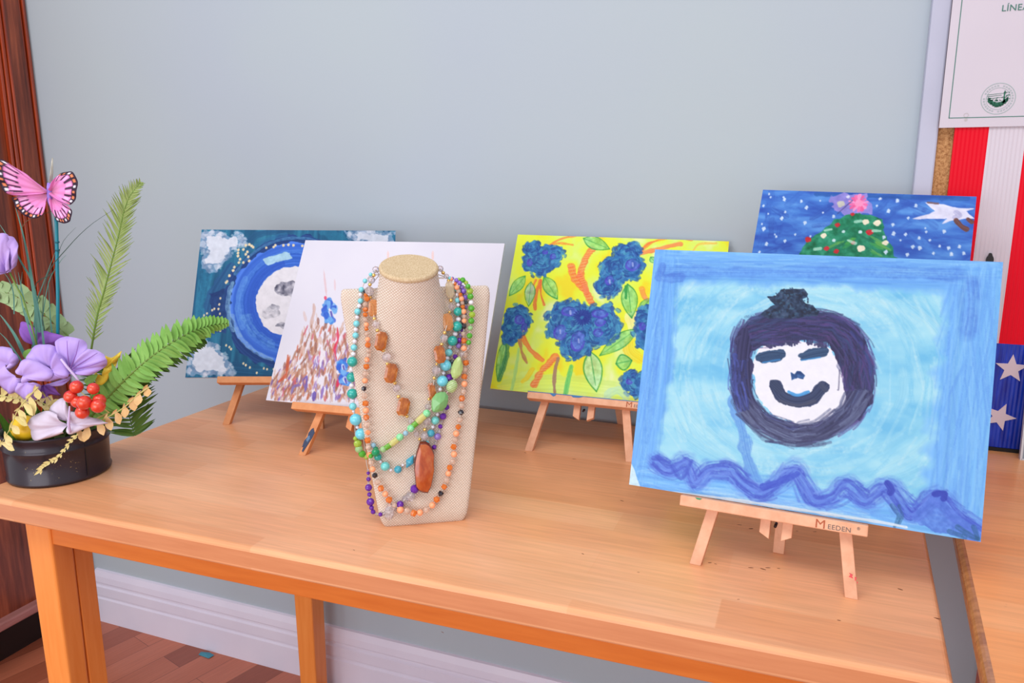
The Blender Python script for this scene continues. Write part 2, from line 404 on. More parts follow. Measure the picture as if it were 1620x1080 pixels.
# flag board
red = mat('red_corrugated', (226, 4, 36), 0.5, spec=0.2); whitec = mat('white_corrugated', (208, 200, 212), 0.5); blue = mat('blue_corrugated', (14, 46, 176), 0.38); star_m = mat('star_paper', (216, 200, 212), 0.5)
for mm in (red, whitec, blue):
    v = coords(mm, (1, 1, 1)); w = nd(mm, 'ShaderNodeTexWave', wave_type='BANDS', bands_direction='X', wave_profile='SIN'); w.inputs['Scale'].default_value = 55; w.inputs['Distortion'].default_value = 0.25
    lk(mm, v, w.inputs[0]); bump(mm, w.outputs[1], 0.5, 0.0012)
nz = noise(blue, coords(blue, (40, 40, 6)), 3, 4); lk(blue, ramp(blue, nz, [(0.35, (8, 34, 150)), (0.65, (30, 66, 196)), (0.85, (90, 120, 220))]), bsdf(blue).inputs['Base Color'])
FY = 1.396
fb = empty('flag_board', (0.1835, FY, 0.786))
tag(fb, 'red, white and blue striped flag board of corrugated card standing behind the nearest canvas', 'flag')
xs = [0, 0.0455, 0.0945, 0.142, 0.190, 0.238, 0.286, 0.334]
for i in range(7):
    m = MB(); m.box(((xs[i] + xs[i + 1]) / 2, 0.003, (0.170 + 0.53) / 2), (xs[i + 1] - xs[i], 0.006, 0.36)); m.build('stripe', [red, whitec][i % 2], fb)
m = MB(); m.box((0.167, 0.003, 0.085), (0.334, 0.006, 0.170)); m.build('star_field', blue, fb)
def star(cx, cz, r, rot):
    m = MB(); pts = []
    for k in range(10):
        a = R(rot) + k * math.pi / 5; q = r if k % 2 == 0 else r * 0.42; pts.append((cx + q * math.cos(a), cz + q * math.sin(a)))
    vs = [(x, -0.0012, z) for x, z in pts] + [(x, 0.0, z) for x, z in pts]
    m.add(vs, [tuple(range(10)), tuple(range(10, 20))[::-1]] + [(k, (k + 1) % 10, 10 + (k + 1) % 10, 10 + k) for k in range(10)])
    return m.build('star', star_m, fb)
star(0.1164, 0.1308, 0.0235, 18)
star(0.1089, 0.0509, 0.0235, 0)
m = MB(); m.box((0.167, 0.004, -0.003), (0.334, 0.014, 0.006)); m.build('bottom_strip', mat('black_strip', (20, 16, 18), 0.6), fb)
# small dark clip on the white stripe
m = MB(); pts = [(math.cos(a) * 0.0052, 0.008 * math.sin(a) + (0.003 if math.sin(a) > 0.9 else 0)) for a in np.linspace(0, 6.283, 21)[:-1]]
m.add([(x, -0.004, z) for x, z in pts] + [(x, 0.0, z) for x, z in pts], [tuple(range(20)), tuple(range(20, 40))[::-1]] + [(k, (k + 1) % 20, 20 + (k + 1) % 20, 20 + k) for k in range(20)])
o = m.build('black_clip', mat('black_plastic', (28, 26, 30), 0.4), None, loc=(0.2512, 1.3959, 1.0866)); tag(o, 'small black pointed clip on the white flag stripe above the nearest canvas', 'clip')
slate = noisy('slate_grey', (120, 128, 142), (152, 160, 172), 18, (1, 1, 3), 0.4)
sl = empty('grey_plaque', (0.3205, 1.360, 0.7805)); sl.rotation_euler = (R(-7), 0, 0)
tag(sl, 'grey slate plaque with a pale rim leaning on the flag at the right edge', 'plaque')
m = MB(); m.box((0.085, 0.004, 0.085), (0.166, 0.006, 0.168)); m.build('panel', slate, sl, bevel=0.001)
m = MB(); m.box((0.001, 0.004, 0.085), (0.003, 0.009, 0.172)); m.box((0.169, 0.004, 0.085), (0.003, 0.009, 0.172)); m.box((0.085, 0.004, 0.0008), (0.168, 0.009, 0.0024)); m.box((0.085, 0.004, 0.170), (0.168, 0.009, 0.003))
m.build('rim', mat('pale_rim', (206, 208, 214), 0.35), sl)
o = MB()
o.add([(-.018, -.006, 0), (.02, -.010, .001), (.024, .006, .002), (.002, .012, .001), (-.02, .006, .001), (0, 0, .006)], [(0, 1, 5), (1, 2, 5), (2, 3, 5), (3, 4, 5), (4, 0, 5), (4, 3, 2, 1, 0)])
o = o.build('paper_scrap', mat('blue_paper', (70, 140, 160), 0.6), None, loc=(-1.4001, 1.3896, 0.0005)); tag(o, 'tiny blue paper scrap on the floor against the white skirting', 'scrap')
# ---------------------------------------------------------------- hand painting, as colour attributes on fine grids
def vnoise(h, w, sy, sx, seed, octv=3):
    """smooth value noise 0..1, feature size sy x sx samples"""
    g = np.random.RandomState(seed); out = np.zeros((h, w)); amp = 1.0; tot = 0
    for o in range(octv):
        ny = max(2, int(h / max(sy, 1)) + 2); nx = max(2, int(w / max(sx, 1)) + 2)
        a = g.rand(ny + 1, nx + 1)
        y = np.linspace(0, ny - 1.001, h); x = np.linspace(0, nx - 1.001, w)
        yi = y.astype(int); xi = x.astype(int); fy = y - yi; fx = x - xi
        fy = (fy * fy * (3 - 2 * fy))[:, None]; fx = (fx * fx * (3 - 2 * fx))[None, :]
        v = (a[yi][:, xi] * (1 - fx) + a[yi][:, xi + 1] * fx) * (1 - fy) + (a[yi + 1][:, xi] * (1 - fx) + a[yi + 1][:, xi + 1] * fx) * fy
        out += amp * v; tot += amp; amp *= 0.55; sy /= 2.0; sx /= 2.0
    return out / tot

class Painting:
    """picture surface 1000 units wide, v downwards"""
    def __init__(s, n, hgt, base, seed=1):
        s.s = n / 1000.0; s.w = n; s.h = int(round(hgt * s.s)); s.H = hgt
        s.img = np.ones((s.h, s.w, 3)) * np.array(base, float); s.g = np.random.RandomState(seed); s.k = seed * 100
        s.N = vnoise(s.h, s.w, 34 * s.s, 34 * s.s, seed + 5, 2)
        s.F = vnoise(s.h, s.w, 5, 5, seed + 6, 2)
    def _box(s, x0, y0, x1, y1):
        return (max(0, int(x0 * s.s)), max(0, int(y0 * s.s)), min(s.w, int(x1 * s.s) + 2), min(s.h, int(y1 * s.s) + 2))
    def wash(s, cols, sx, sy, amt=1.0, octv=4):
        """mix the given colours by stretched noise"""
        s.k += 1
        n = vnoise(s.h, s.w, sy * s.s, sx * s.s, s.k, octv); n = np.clip((n - 0.25) / 0.5, 0, 1) * (len(cols) - 1)
        i = np.clip(n.astype(int), 0, len(cols) - 2); f = (n - i)[..., None]; c = np.array(cols, float)
        s.img = s.img * (1 - amt) + amt * (c[i] * (1 - f) + c[i + 1] * f)
    def _mix(s, bx, a, col, streak=None, sa=26):
        x0, y0, x1, y1 = bx
        c = np.array(col, float)[None, None, :]
        if streak is not None: c = c + (streak[..., None] - 0.5) * sa
        a = np.clip(a, 0, 1)[..., None]
        s.img[y0:y1, x0:x1] = s.img[y0:y1, x0:x1] * (1 - a) + np.clip(c, 0, 255) * a
    def stroke(s, pts, w, col, a=0.95, rag=0.25, dry=0.0, sa=26, soft=1.5, smooth=True, taper=False):
        P = np.array(pts, float)
        if smooth and len(P) > 2:
            Q = []
            for i in range(len(P) - 1):
                p0 = P[max(i - 1, 0)]; p1 = P[i]; p2 = P[i + 1]; p3 = P[min(i + 2, len(P) - 1)]
                for t in np.linspace(0, 1, 6, endpoint=False):
                    Q.append(0.5 * (2 * p1 + (p2 - p0) * t + (2 * p0 - 5 * p1 + 4 * p2 - p3) * t * t + (3 * p1 - p0 - 3 * p2 + p3) * t ** 3))
            Q.append(P[-1]); P = np.array(Q)
        m = w * 0.8 + 6
        bx = s._box(P[:, 0].min() - m, P[:, 1].min() - m, P[:, 0].max() + m, P[:, 1].max() + m)
        x0, y0, x1, y1 = bx
        if x1 <= x0 or y1 <= y0: return
        X, Y = np.meshgrid((np.arange(x0, x1) + 0.5) / s.s, (np.arange(y0, y1) + 0.5) / s.s)
        best = np.full(X.shape, 1e9); side = np.zeros(X.shape); al = np.zeros(X.shape); L = 0
        segs = np.linalg.norm(np.diff(P, axis=0), axis=1); T = segs.sum() + 1e-6
        for i in range(len(P) - 1):
            ax, ay = P[i]; dx, dy = P[i + 1] - P[i]; q = dx * dx + dy * dy + 1e-9
            t = np.clip(((X - ax) * dx + (Y - ay) * dy) / q, 0, 1)
            ex = X - ax - t * dx; ey = Y - ay - t * dy; d = ex * ex + ey * ey
            k = d < best; best = np.where(k, d, best)
            sg = (dx * (Y - ay) - dy * (X - ax)) / math.sqrt(q)
            side = np.where(k, sg, side); al = np.where(k, (L + t * segs[i]) / T, al); L += segs[i]
        d = np.sqrt(best); hw = w / 2.0
        if taper: hw = hw * np.clip(1.25 * np.sqrt(np.clip(np.sin(np.pi * np.clip(al, 0.03, 0.97)), 0, 1)), 0.15, 1)
        ed = hw + (s.N[y0:y1, x0:x1] - 0.5) * w * rag * 2 + (s.F[y0:y1, x0:x1] - 0.5) * min(w * 0.15, 4)
        mask = np.clip((ed - d) / soft + 0.5, 0, 1)
        # bristle marks running along the stroke
        s.k += 1
        bn = np.random.RandomState(s.k).rand(64); bi = (side / max(w, 1) + 0.5) * 22 + al * 1.5
        b0 = np.floor(bi).astype(int); bf = bi - b0; st = bn[b0 % 64] * (1 - bf) + bn[(b0 + 1) % 64] * bf
        if dry > 0: mask = mask * np.clip(1.25 - dry * 1.6 * (st * 0.6 + s.F[y0:y1, x0:x1] * 0.7), 0, 1)
        s._mix(bx, mask * a, col, st, sa)
    def poly(s, pts, col, a=1.0, rag=6, sa=22, soft=1.5, sdir=None, dry=0.0):
        P = np.array(pts, float); m = rag * 2 + 4
        bx = s._box(P[:, 0].min() - m, P[:, 1].min() - m, P[:, 0].max() + m, P[:, 1].max() + m)
        x0, y0, x1, y1 = bx
        if x1 <= x0 or y1 <= y0: return
        X, Y = np.meshgrid((np.arange(x0, x1) + 0.5) / s.s, (np.arange(y0, y1) + 0.5) / s.s)
        ins = np.zeros(X.shape, bool); best = np.full(X.shape, 1e9)
        for i in range(len(P)):
            ax, ay = P[i]; bx_, by = P[(i + 1) % len(P)]
            c = ((ay > Y) != (by > Y)); ins ^= c & (X < (bx_ - ax) * (Y - ay) / ((by - ay) if by != ay else 1e-9) + ax)
            dx, dy = bx_ - ax, by - ay; q = dx * dx + dy * dy + 1e-9
            t = np.clip(((X - ax) * dx + (Y - ay) * dy) / q, 0, 1)
            best = np.minimum(best, (X - ax - t * dx) ** 2 + (Y - ay - t * dy) ** 2)
        sd = np.sqrt(best) * np.where(ins, 1, -1) + (s.N[y0:y1, x0:x1] - 0.5) * rag * 2.4 + (s.F[y0:y1, x0:x1] - 0.5) * rag * 0.5
        mask = np.clip(sd / soft + 0.5, 0, 1)
        s.k += 1
        st = vnoise(y1 - y0, x1 - x0, *( (3, 30) if sdir == 'h' else (30, 3) if sdir == 'v' else (9, 9)), s.k, 3)
        if dry: mask = mask * np.clip(1.3 - dry * 1.8 * st, 0, 1)
        s._mix(bx, mask * a, col, st, sa * 2)
    def dot(s, x, y, r, col, a=1.0, rag=0.25, ry=None):
        ry = ry or r; n = 12; ph = s.g.rand() * 6
        s.poly([(x + r * math.cos(k * 6.283 / n) * (1 + rag * math.sin(k * 2.1 + ph) * 0.5), y + ry * math.sin(k * 6.283 / n) * (1 + rag * math.cos(k * 1.7 + ph) * 0.5)) for k in range(n)], col, a, rag=0.12 * r, sa=12, soft=1.8)
    def petals(s, cx, cy, rx, ry, cols, n, size, seed=0, lo=0.15):
        """a bloom of overlapping leaf shaped dabs, from the rim inwards"""
        g = np.random.RandomState(seed)
        for k in range(n):
            f = 1 - (k / n) * (1 - lo); a = g.rand() * 6.283
            x = cx + rx * f * math.cos(a); y = cy + ry * f * math.sin(a)
            c = cols[g.randint(len(cols))]; l = size * (0.6 + 0.6 * g.rand())
            b = a + 1.57 + (g.rand() - 0.5) * 1.4
            s.stroke([(x - l * math.cos(b) * 0.3, y - l * math.sin(b) * 0.3), (x + l * math.cos(b) * 0.3, y + l * math.sin(b) * 0.3)], l * 0.8, c, 0.7, sa=60, rag=0.1, soft=3)
            if k % 3 == 0: s.stroke([(x - l * math.cos(b) * 0.5 + l * .3 * math.cos(a), y - l * math.sin(b) * 0.5 + l * .3 * math.sin(a)), (x + l * .45 * math.cos(a), y + l * .45 * math.sin(a)), (x + l * math.cos(b) * 0.5 + l * .3 * math.cos(a), y + l * math.sin(b) * 0.5 + l * .3 * math.sin(a))], 6, (28, 66, 140), 0.6, dry=0.3, soft=2)
    def bristles(s, pts, width, cols, n, length=40, w=4, a=0.6, seed=0, dry=0.4):
        """many thin brush hairs laid along a path"""
        P = np.array(pts, float); seg = np.linalg.norm(np.diff(P, axis=0), axis=1); cum = np.concatenate([[0], np.cumsum(seg)]); T = cum[-1]; g = np.random.RandomState(seed)
        for k in range(n):
            t = g.rand() * T; L = length * (0.5 + g.rand()); off = (g.rand() + g.rand() - 1) * width * 0.62; drift = (g.rand() - .5) * width * 0.15
            q = []
            for j in range(4):
                u = min(max(t + L * (j / 3 - .5), 0), T - 1e-3); i = min(int(np.searchsorted(cum, u, side='right')) - 1, len(seg) - 1); f = (u - cum[i]) / (seg[i] + 1e-9)
                c = P[i] * (1 - f) + P[i + 1] * f; d = (P[i + 1] - P[i]) / (seg[i] + 1e-9); o = off + drift * j
                q.append(c + np.array([-d[1], d[0]]) * o)
            s.stroke(q, w * (0.5 + g.rand()), cols[g.randint(len(cols))], a, dry=dry, sa=20, rag=0.1, soft=1.6)
    def leaf(s, base, tip, w, fill, line, a=0.9):
        b = np.array(base, float); t = np.array(tip, float); d = t - b; n = np.array([-d[1], d[0]]) / (np.linalg.norm(d) + 1e-6)
        pr = [(0, 0), (0.2, 0.36), (0.45, 0.5), (0.75, 0.33), (1, 0)]
        up = [b + d * q + n * w * h for q, h in pr]; dn = [b + d * q - n * w * h for q, h in pr]
        s.poly(up + dn[::-1][1:-1], fill, a * 0.8, rag=4, sa=50)
        s.stroke(up, max(4, w * 0.09), line, a, dry=0.4); s.stroke(dn, max(4, w * 0.07), line, a, dry=0.4); s.stroke([b, b + d * 0.85], max(3, w * 0.06), line, a * .8, dry=0.4)

def srgb2lin(a):
    a = np.clip(a / 255.0, 0, 1)
    return np.where(a <= 0.04045, a / 12.92, ((a + 0.055) / 1.055) ** 2.4)
def paint_mat(name, rough=0.45, bstr=0.25, spec=0.35, weave=0.0):
    m = mat(name, (255, 255, 255), rough, spec=spec)
    at = nd(m, 'ShaderNodeVertexColor', layer_name='paint')
    lk(m, at.outputs['Color'], bsdf(m).inputs['Base Color'])
    bw = nd(m, 'ShaderNodeRGBToBW'); lk(m, at.outputs['Color'], bw.inputs[0])
    h = bw.outputs[0]
    if weave:
        v = coords(m, (1, 1, 1)); f = noise(m, v, 900, 2)
        mm = nd(m, 'ShaderNodeMath', operation='MULTIPLY_ADD'); lk(m, f, mm.inputs[0]); mm.inputs[1].default_value = weave; lk(m, h, mm.inputs[2]); h = mm.outputs[0]
    bump(m, h, bstr, 0.0006)
    return m
def canvas_mesh(name, p, W, H, T, mats, gain=1.0):
    """a canvas board: painted front as a fine grid (origin at the bottom middle, x right, z up, front at y=0), plain sides and back"""
    ny, nx = p.h + 1, p.w + 1
    X, Z = np.meshgrid(np.linspace(-W / 2, W / 2, nx), np.linspace(H, 0, ny))
    co = np.stack([X, np.zeros_like(X), Z], -1).reshape(-1, 3)
    idx = np.arange(nx * ny).reshape(ny, nx)
    q = np.stack([idx[1:, :-1], idx[1:, 1:], idx[:-1, 1:], idx[:-1, :-1]], -1).reshape(-1, 4)
    bx = np.array([(-W / 2, 0, 0), (W / 2, 0, 0), (W / 2, 0, H), (-W / 2, 0, H), (-W / 2, T, 0), (W / 2, T, 0), (W / 2, T, H), (-W / 2, T, H)])
    k = len(co); bf = np.array([(0, 4, 5, 1), (1, 5, 6, 2), (2, 6, 7, 3), (3, 7, 4, 0), (5, 4, 7, 6)]) + k
    co = np.concatenate([co, bx]); q = np.concatenate([q, bf])
    me = bpy.data.meshes.new(name)
    me.vertices.add(len(co)); me.vertices.foreach_set('co', co.astype(np.float32).ravel())
    me.loops.add(q.size); me.loops.foreach_set('vertex_index', q.astype(np.int32).ravel())
    me.polygons.add(len(q)); me.polygons.foreach_set('loop_start', (np.arange(len(q)) * 4).astype(np.int32))
    me.polygons.foreach_set('loop_total', np.full(len(q), 4, np.int32))
    for m in mats: me.materials.append(m)
    mi = np.zeros(len(q), np.int32); mi[-5:] = 1
    me.polygons.foreach_set('material_index', mi)
    me.update(calc_edges=True); me.validate()
    img = p.img; pad = np.pad(img, ((0, 1), (0, 1), (0, 0)), 'edge'); pad2 = np.pad(img, ((1, 0), (1, 0), (0, 0)), 'edge')
    c = srgb2lin((pad + pad2) / 2 * gain).reshape(-1, 3)
    c = np.concatenate([c, np.full((8, 3), 0.85)]); c = np.concatenate([c, np.ones((len(c), 1))], 1)
    at = me.color_attributes.new('paint', 'FLOAT_COLOR', 'POINT'); at.data.foreach_set('color', c.astype(np.float32).ravel())
    o = bpy.data.objects.new(name, me); COL.objects.link(o)
    return o
def pose(B, yaw, tilt, roll):
    """matrix of a leaning board: yaw about z, leaning back by tilt, turned in its own plane by roll"""
    return Matrix.Translation(B) @ Matrix.Rotation(yaw, 4, 'Z') @ Matrix.Rotation(-tilt, 4, 'X') @ Matrix.Rotation(-roll, 4, 'Y')
SKETCH = {'face@C1': [[ 1.56841171e+00, 1.73509949e-01,-2.00094978e+02], [-5.73406124e-02, 1.57212767e+00,-4.25979039e+01], [ 2.43214721e-04, 6.69308724e-05, 1.58156493e+00]], 'moon@C4': [[ 9.07831071e-01, 1.00893103e-01,-1.45566906e+02], [-6.25427051e-03, 9.97224641e-01,-8.76782212e+01], [-7.86916122e-06, 6.74281043e-05, 1.07994621e+00]], 'grass@C5': [[ 1.21214363e+00, 2.99806311e-01,-4.00734963e+02], [-1.88229312e-02, 1.15859428e+00,-3.79324339e+01], [ 9.96347060e-05, 1.15797243e-04, 1.31896951e+00]], 'yel@C8': [[ 1.22886439e+00, 2.20317904e-01,-2.42310676e+02], [-4.16861867e-02, 1.29514506e+00,-4.62456315e+01], [ 9.50112867e-05, 1.15894029e-04, 1.44315169e+00]], 'tree@CT': [[ 1.75818273e+00, 3.04860384e-01,-3.12825530e+02], [-6.47737943e-02, 2.02662130e+00,-1.32528024e+02], [ 1.74000346e-04, 1.44231602e-04, 1.85304466e+00]]}
def TP(key, *pts):
    """from the sketch of a picture to its own surface units"""
    M = np.array(SKETCH[key]); o = []
    for x, y in pts:
        q = M @ np.array([x, y, 1.0]); o.append(np.array((q[0] / q[2], q[1] / q[2])))
    return o
# ---- the face picture (nearest canvas)
def pic_face():
    p = Painting(760, 786, (140, 208, 242), 11)
    p.wash([(110, 192, 236), (142, 212, 242), (168, 226, 245)], 130, 60, 1.0)
    g = np.random.RandomState(3)
    for k in range(150):
        a = g.rand() * 6.283; r = 240 + 200 * g.rand(); cx, cy = 490 + (g.rand() - .5) * 120, 380
        pts = [(cx + r * 1.15 * math.cos(a + t), cy + r * 0.85 * math.sin(a + t)) for t in (-.22, -.1, 0, .1, .22)]
        c = [(178, 230, 246), (120, 200, 240), (196, 236, 246), (150, 218, 244)][g.randint(4)]
        p.stroke(pts, 16 + 22 * g.rand(), c, 0.42, dry=0.75, sa=30, soft=5)
    for k in range(26):
        x = 120 + g.rand() * 800; y = 110 + 500 * g.rand()
        p.stroke([(x, y), (x + 60 + 40 * g.rand(), y - 30 + 20 * g.rand())], 22, (200, 236, 246), 0.35, dry=0.9, soft=5)
    for k in range(260):
        x = 110 + g.rand() * 800; y = 90 + 540 * g.rand(); a = math.atan2(y - 380, x - 490) + 1.57 + .3 * (g.rand() - .5); L = 30 + 60 * g.rand()
        p.stroke([(x - L * math.cos(a), y - L * math.sin(a)), (x, y), (x + L * math.cos(a), y + L * math.sin(a))], 5 + 8 * g.rand(), [(206, 240, 248), (118, 200, 240), (190, 236, 246), (140, 214, 244)][g.randint(4)], .45, dry=.7, soft=3)
    # blue border
    B1 = (106, 174, 246)
    p.stroke([(2,52),(437,42),(1004,36)], 110, B1, 0.95, rag=.12, dry=.0, soft=26)
    p.stroke([(28,27),(35,354),(28,639),(26,790)], 120, B1, 0.95, rag=.15, dry=.0, soft=26)
    p.stroke([(967,13),(959,350),(951,674),(951,770)], 200, (112, 180, 248), 0.92, rag=.12, soft=34)
    p.stroke([(25,781),(421,775),(741,779),(993,778)], 130, (110, 182, 249), 0.95, rag=.12, soft=24)
    p.stroke([(40,46),(350,36),(831,24)], 18, (80, 140, 228), 0.5, dry=.6, rag=.3, soft=4)
    p.stroke([(8,23),(517,8),(995,13)], 22, (120, 186, 246), 0.6, dry=.4, rag=.3, soft=4)
    p.stroke([(909,191),(917,404),(913,640)], 26, (128, 196, 246), 0.5, dry=.6, rag=.3, soft=6)
    p.stroke([(983,45),(990,347),(985,668)], 40, (126, 196, 250), 0.55, dry=.5, rag=.3, soft=6)
    p.stroke([(306,475),(335,552),(356,630),(389,705),(420,762)], 36, (88, 146, 230), 0.8, dry=.4, rag=.3, soft=5)
    p.stroke([(246,765),(420,766),(585,769),(709,768)], 20, (190, 226, 248), 0.8, dry=.6, soft=4)
    BC = [(126, 192, 252), (100, 166, 244), (146, 208, 253), (112, 178, 248), (92, 152, 238)]
    p.bristles([(11,47),(436,37),(996,30)], 86, BC, 240, 160, 5, .4, 6, .5)
    p.bristles([(28,27),(31,402),(26,790)], 110, BC, 200, 160, 5, .45, 7, .5)
    p.bristles([(957,14),(952,351),(949,754)], 160, BC, 340, 160, 5, .4, 8, .5)
    p.bristles([(24,771),(420,766),(740,771),(992,770)], 110, BC + [(170, 220, 250)], 240, 120, 5, .45, 9, .5)
    p.stroke([(33,73),(353,61),(681,45),(891,42)], 34, (72, 126, 222), 0.6, dry=.7, rag=.3, soft=14)
    p.stroke([(31,56),(31,94),(92,89)], 26, (66, 112, 214), 0.6, dry=.5, rag=.4, soft=4)
    p.stroke([(47,113),(45,353),(43,637)], 26, (74, 136, 228), 0.5, dry=.7, rag=.3, soft=5)
    p.stroke([(925,65),(931,123),(927,198)], 44, (78, 128, 224), 0.7, dry=.6, rag=.3, soft=20)
    # waves
    W_ = [(77,693),(118,720),(149,706),(179,688),(210,747),(248,700),(314,690),(356,724),(410,746),(453,717),(498,662),(529,692),(566,742),(613,726),(648,682),(705,719),(755,673),(787,701),(827,740),(884,677),(940,728),(995,762)]
    W = np.array(W_)
    p.stroke(W, 60, (92, 134, 230), 0.7, dry=.6, rag=.2, soft=18)
    p.stroke(W + (0, 6), 36, (80, 114, 222), 0.55, dry=.6, rag=.2, soft=6)
    p.stroke(W + (4, -12), 12, (58, 80, 200), 0.8, dry=.5, rag=.4)
    p.stroke(W + (-3, 14), 9, (52, 74, 196), 0.8, dry=.5, rag=.4)
    p.bristles(W, 60, [(56, 80, 200), (96, 132, 232), (70, 100, 216), (48, 66, 190), (120, 160, 242)], 480, 60, 5, .42, 5, .5)
    p.stroke(W + (0, 0), 7, (100, 140, 236), 0.7, dry=.4, rag=.4)
    p.stroke([(72,689),(120,692),(166,740),(192,681)], 16, (62, 88, 206), 0.7, dry=.5)
    p.poly([(827,744),(884,677),(940,724),(994,754),(993,782),(859,778)], (82, 122, 224), 0.8, rag=12, dry=.4)
    p.stroke([(416,727),(465,704),(511,673)], 20, (52, 78, 205), 0.85, dry=.4)
    for q in ([(757,661),(770,679),(767,688)], [(880,674),(904,666),(902,682)]):
        p.stroke(q, 16, (40, 58, 180), 0.85)
    for q in ([(777,723),(794,749),(786,783)], [(792,721),(802,748),(796,773)], [(942,755),(971,770),(993,778)], [(923,771),(958,780)], [(980,748),(994,779)]):
        p.stroke(q, 13, (34, 92, 140), 0.8, dry=.6, rag=.5)
    p.poly([(-4,710),(-3,790),(36,790),(15,735)], (214, 240, 248), 0.9, rag=5)
    p.stroke([(1,794),(171,787),(336,780),(710,776),(815,778)], 9, (230, 240, 250), 0.9, dry=.3)
    # hair ring
    NV = (44, 42, 98)
    ring = [(343,234),(402,212),(469,211),(551,205),(609,227),(645,280),(667,347),(666,416),(638,475),(579,525),(516,545),(450,542),(388,523),(345,475),(321,409),(314,337),(321,277),(343,234)]
    p.stroke(np.array(ring), 72, (70, 110, 180), 0.5, rag=.1, dry=.75, soft=8)
    p.stroke(np.array(ring), 58, NV, 0.9, rag=.08, sa=60, dry=.28, soft=3)
    p.stroke(np.array(ring), 44, (52, 50, 110), 0.6, rag=.1, sa=70, dry=.5, soft=3)
    p.stroke([(306,475),(346,533),(419,577),(519,579),(576,575)], 18, (70, 90, 130), 0.7, dry=.6, rag=.4)
    RG = np.array(ring)
    p.bristles(RG, 74, [(30, 28, 74), (60, 54, 124), (74, 84, 150), (40, 44, 96), (88, 70, 140), (52, 60, 110)], 520, 60, 5, .6, 1, .35)
    # white face
    face = [(360,299),(391,278),(457,266),(540,265),(578,282),(598,328),(629,360),(645,418),(622,464),(561,502),(506,523),(439,514),(394,487),(363,441),(350,370)]
    p.poly(face, (242, 242, 252), 1.0, rag=9, sa=5)
    # thick top of the hair and fringe
    p.stroke([(334,276),(404,239),(487,228),(570,234),(621,274)], 84, (42, 40, 90), 0.97, rag=.12, sa=36)
    g = np.random.RandomState(8)
    for k in range(44):
        t = k / 43; x = 490 + 250 * t
        y0 = 320; y1 = 352 + 12 * math.sin(t * 9) + 14 * g.rand() + (14 if 0.4 < t < 0.52 else 0)
        q = TP('face@C1', (x, y0), (x + 3 * (g.rand() - .5), y1))
        p.stroke(q, 8, (44, 44, 92), 0.9, rag=.4)
    p.stroke([(327,263),(324,345),(337,435),(357,487)], 46, (40, 38, 88), 0.95, rag=.3, dry=.15, sa=40)
    p.stroke([(587,251),(623,300),(648,358),(661,417)], 76, (42, 38, 86), 0.95, rag=.18, dry=.1, sa=40)
    p.stroke([(603,336),(622,378),(643,419)], 24, (60, 64, 120), 0.7, rag=.5, dry=.75)
    p.stroke([(323,473),(372,530),(451,553),(517,553),(595,523),(653,460),(677,398),(683,354)], 34, (62, 68, 118), 0.85, rag=.2, dry=.4, sa=40)
    p.stroke([(450,542),(524,544),(609,496),(669,420)], 12, (84, 92, 136), 0.7, rag=.3, dry=.6)
    p.stroke([(293,330),(303,402),(316,474)], 12, (56, 80, 176), 0.7, rag=.4, dry=.5)
    p.stroke([(625,230),(660,270),(682,320),(687,354)], 10, (56, 70, 160), 0.7, rag=.4, dry=.5)
    p.stroke([(386,229),(486,214),(568,217)], 12, (88, 66, 140), 0.6, rag=.4, dry=.5)
    p.stroke([(615,482),(647,435),(659,400)], 8, (70, 130, 215), 0.8, dry=.4)
    p.bristles([(332,472),(398,535),(485,561),(565,542),(638,475),(671,398)], 60, [(84, 92, 132), (50, 52, 96), (110, 122, 160), (70, 76, 120), (36, 36, 80)], 260, 90, 5, .65, 2, .45)
    p.bristles([(333,263),(454,226),(569,221),(620,257),(649,323),(659,400)], 84, [(28, 26, 70), (70, 60, 130), (36, 38, 90), (84, 56, 120), (46, 70, 120)], 320, 60, 5, .55, 3, .4)
    p.bristles([(306,347),(311,420),(343,498)], 46, [(40, 50, 120), (80, 96, 190), (30, 30, 80)], 90, 50, 5, .6, 4, .4)
    # bun
    BN = (22, 44, 78)
    p.poly([(361,195),(381,175),(401,162),(386,151),(378,139),(398,130),(409,113),(443,106),(481,107),(497,119),(495,133),(479,139),(489,152),(508,158),(532,174),(525,187),(451,199),(384,206)], BN, 0.97, rag=5, sa=60)
    for k in range(110):
        a = g.rand() * 6.283; rr = g.rand() ** .5; x = 600 + 62 * rr * math.cos(a); y = 200 + 34 * rr * math.sin(a)
        if k % 3 == 0: x = 600 + 95 * rr * math.cos(a); y = 250 + 20 * rr * math.sin(a)
        p.stroke(TP('face@C1', (x, y), (x + 12 * (g.rand() - .5), y + 10 * (g.rand() - .5))), 5, [(52, 90, 120), (14, 26, 54), (36, 66, 104)][g.randint(3)], 0.8)
    for q in ([(314,207),(366,198)], [(537,182),(597,181)], [(325,222),(358,206)]):
        p.stroke(q, 9, (60, 90, 130), 0.55, dry=.8, rag=.5)
    # features
    for q, w in (([(370,330),(399,319),(430,319)], 27), ([(379,338),(413,332),(429,327)], 20), ([(495,313),(527,300),(559,293)], 26), ([(496,322),(528,310),(558,302)], 18)):
        p.stroke(q, w, (34, 66, 108), 0.97, rag=.3, sa=50)
    p.stroke([(380,345),(430,331)], 5, (50, 140, 210), 0.8); p.stroke([(492,328),(544,314)], 5, (50, 140, 210), 0.8)
    p.poly([(465,369),(477,374),(483,361),(493,360),(509,372),(504,388),(487,383),(469,392)], (28, 76, 140), 0.97, rag=4, sa=50)
    p.stroke([(425,415),(449,445),(491,455),(535,438),(562,402)], 36, (44, 58, 100), 0.97, rag=.2, sa=46)
    p.stroke([(442,459),(492,466),(540,448)], 10, (70, 74, 100), 0.8, dry=.4)
    p.stroke([(464,428),(491,436),(521,422)], 9, (60, 150, 220), 0.9)
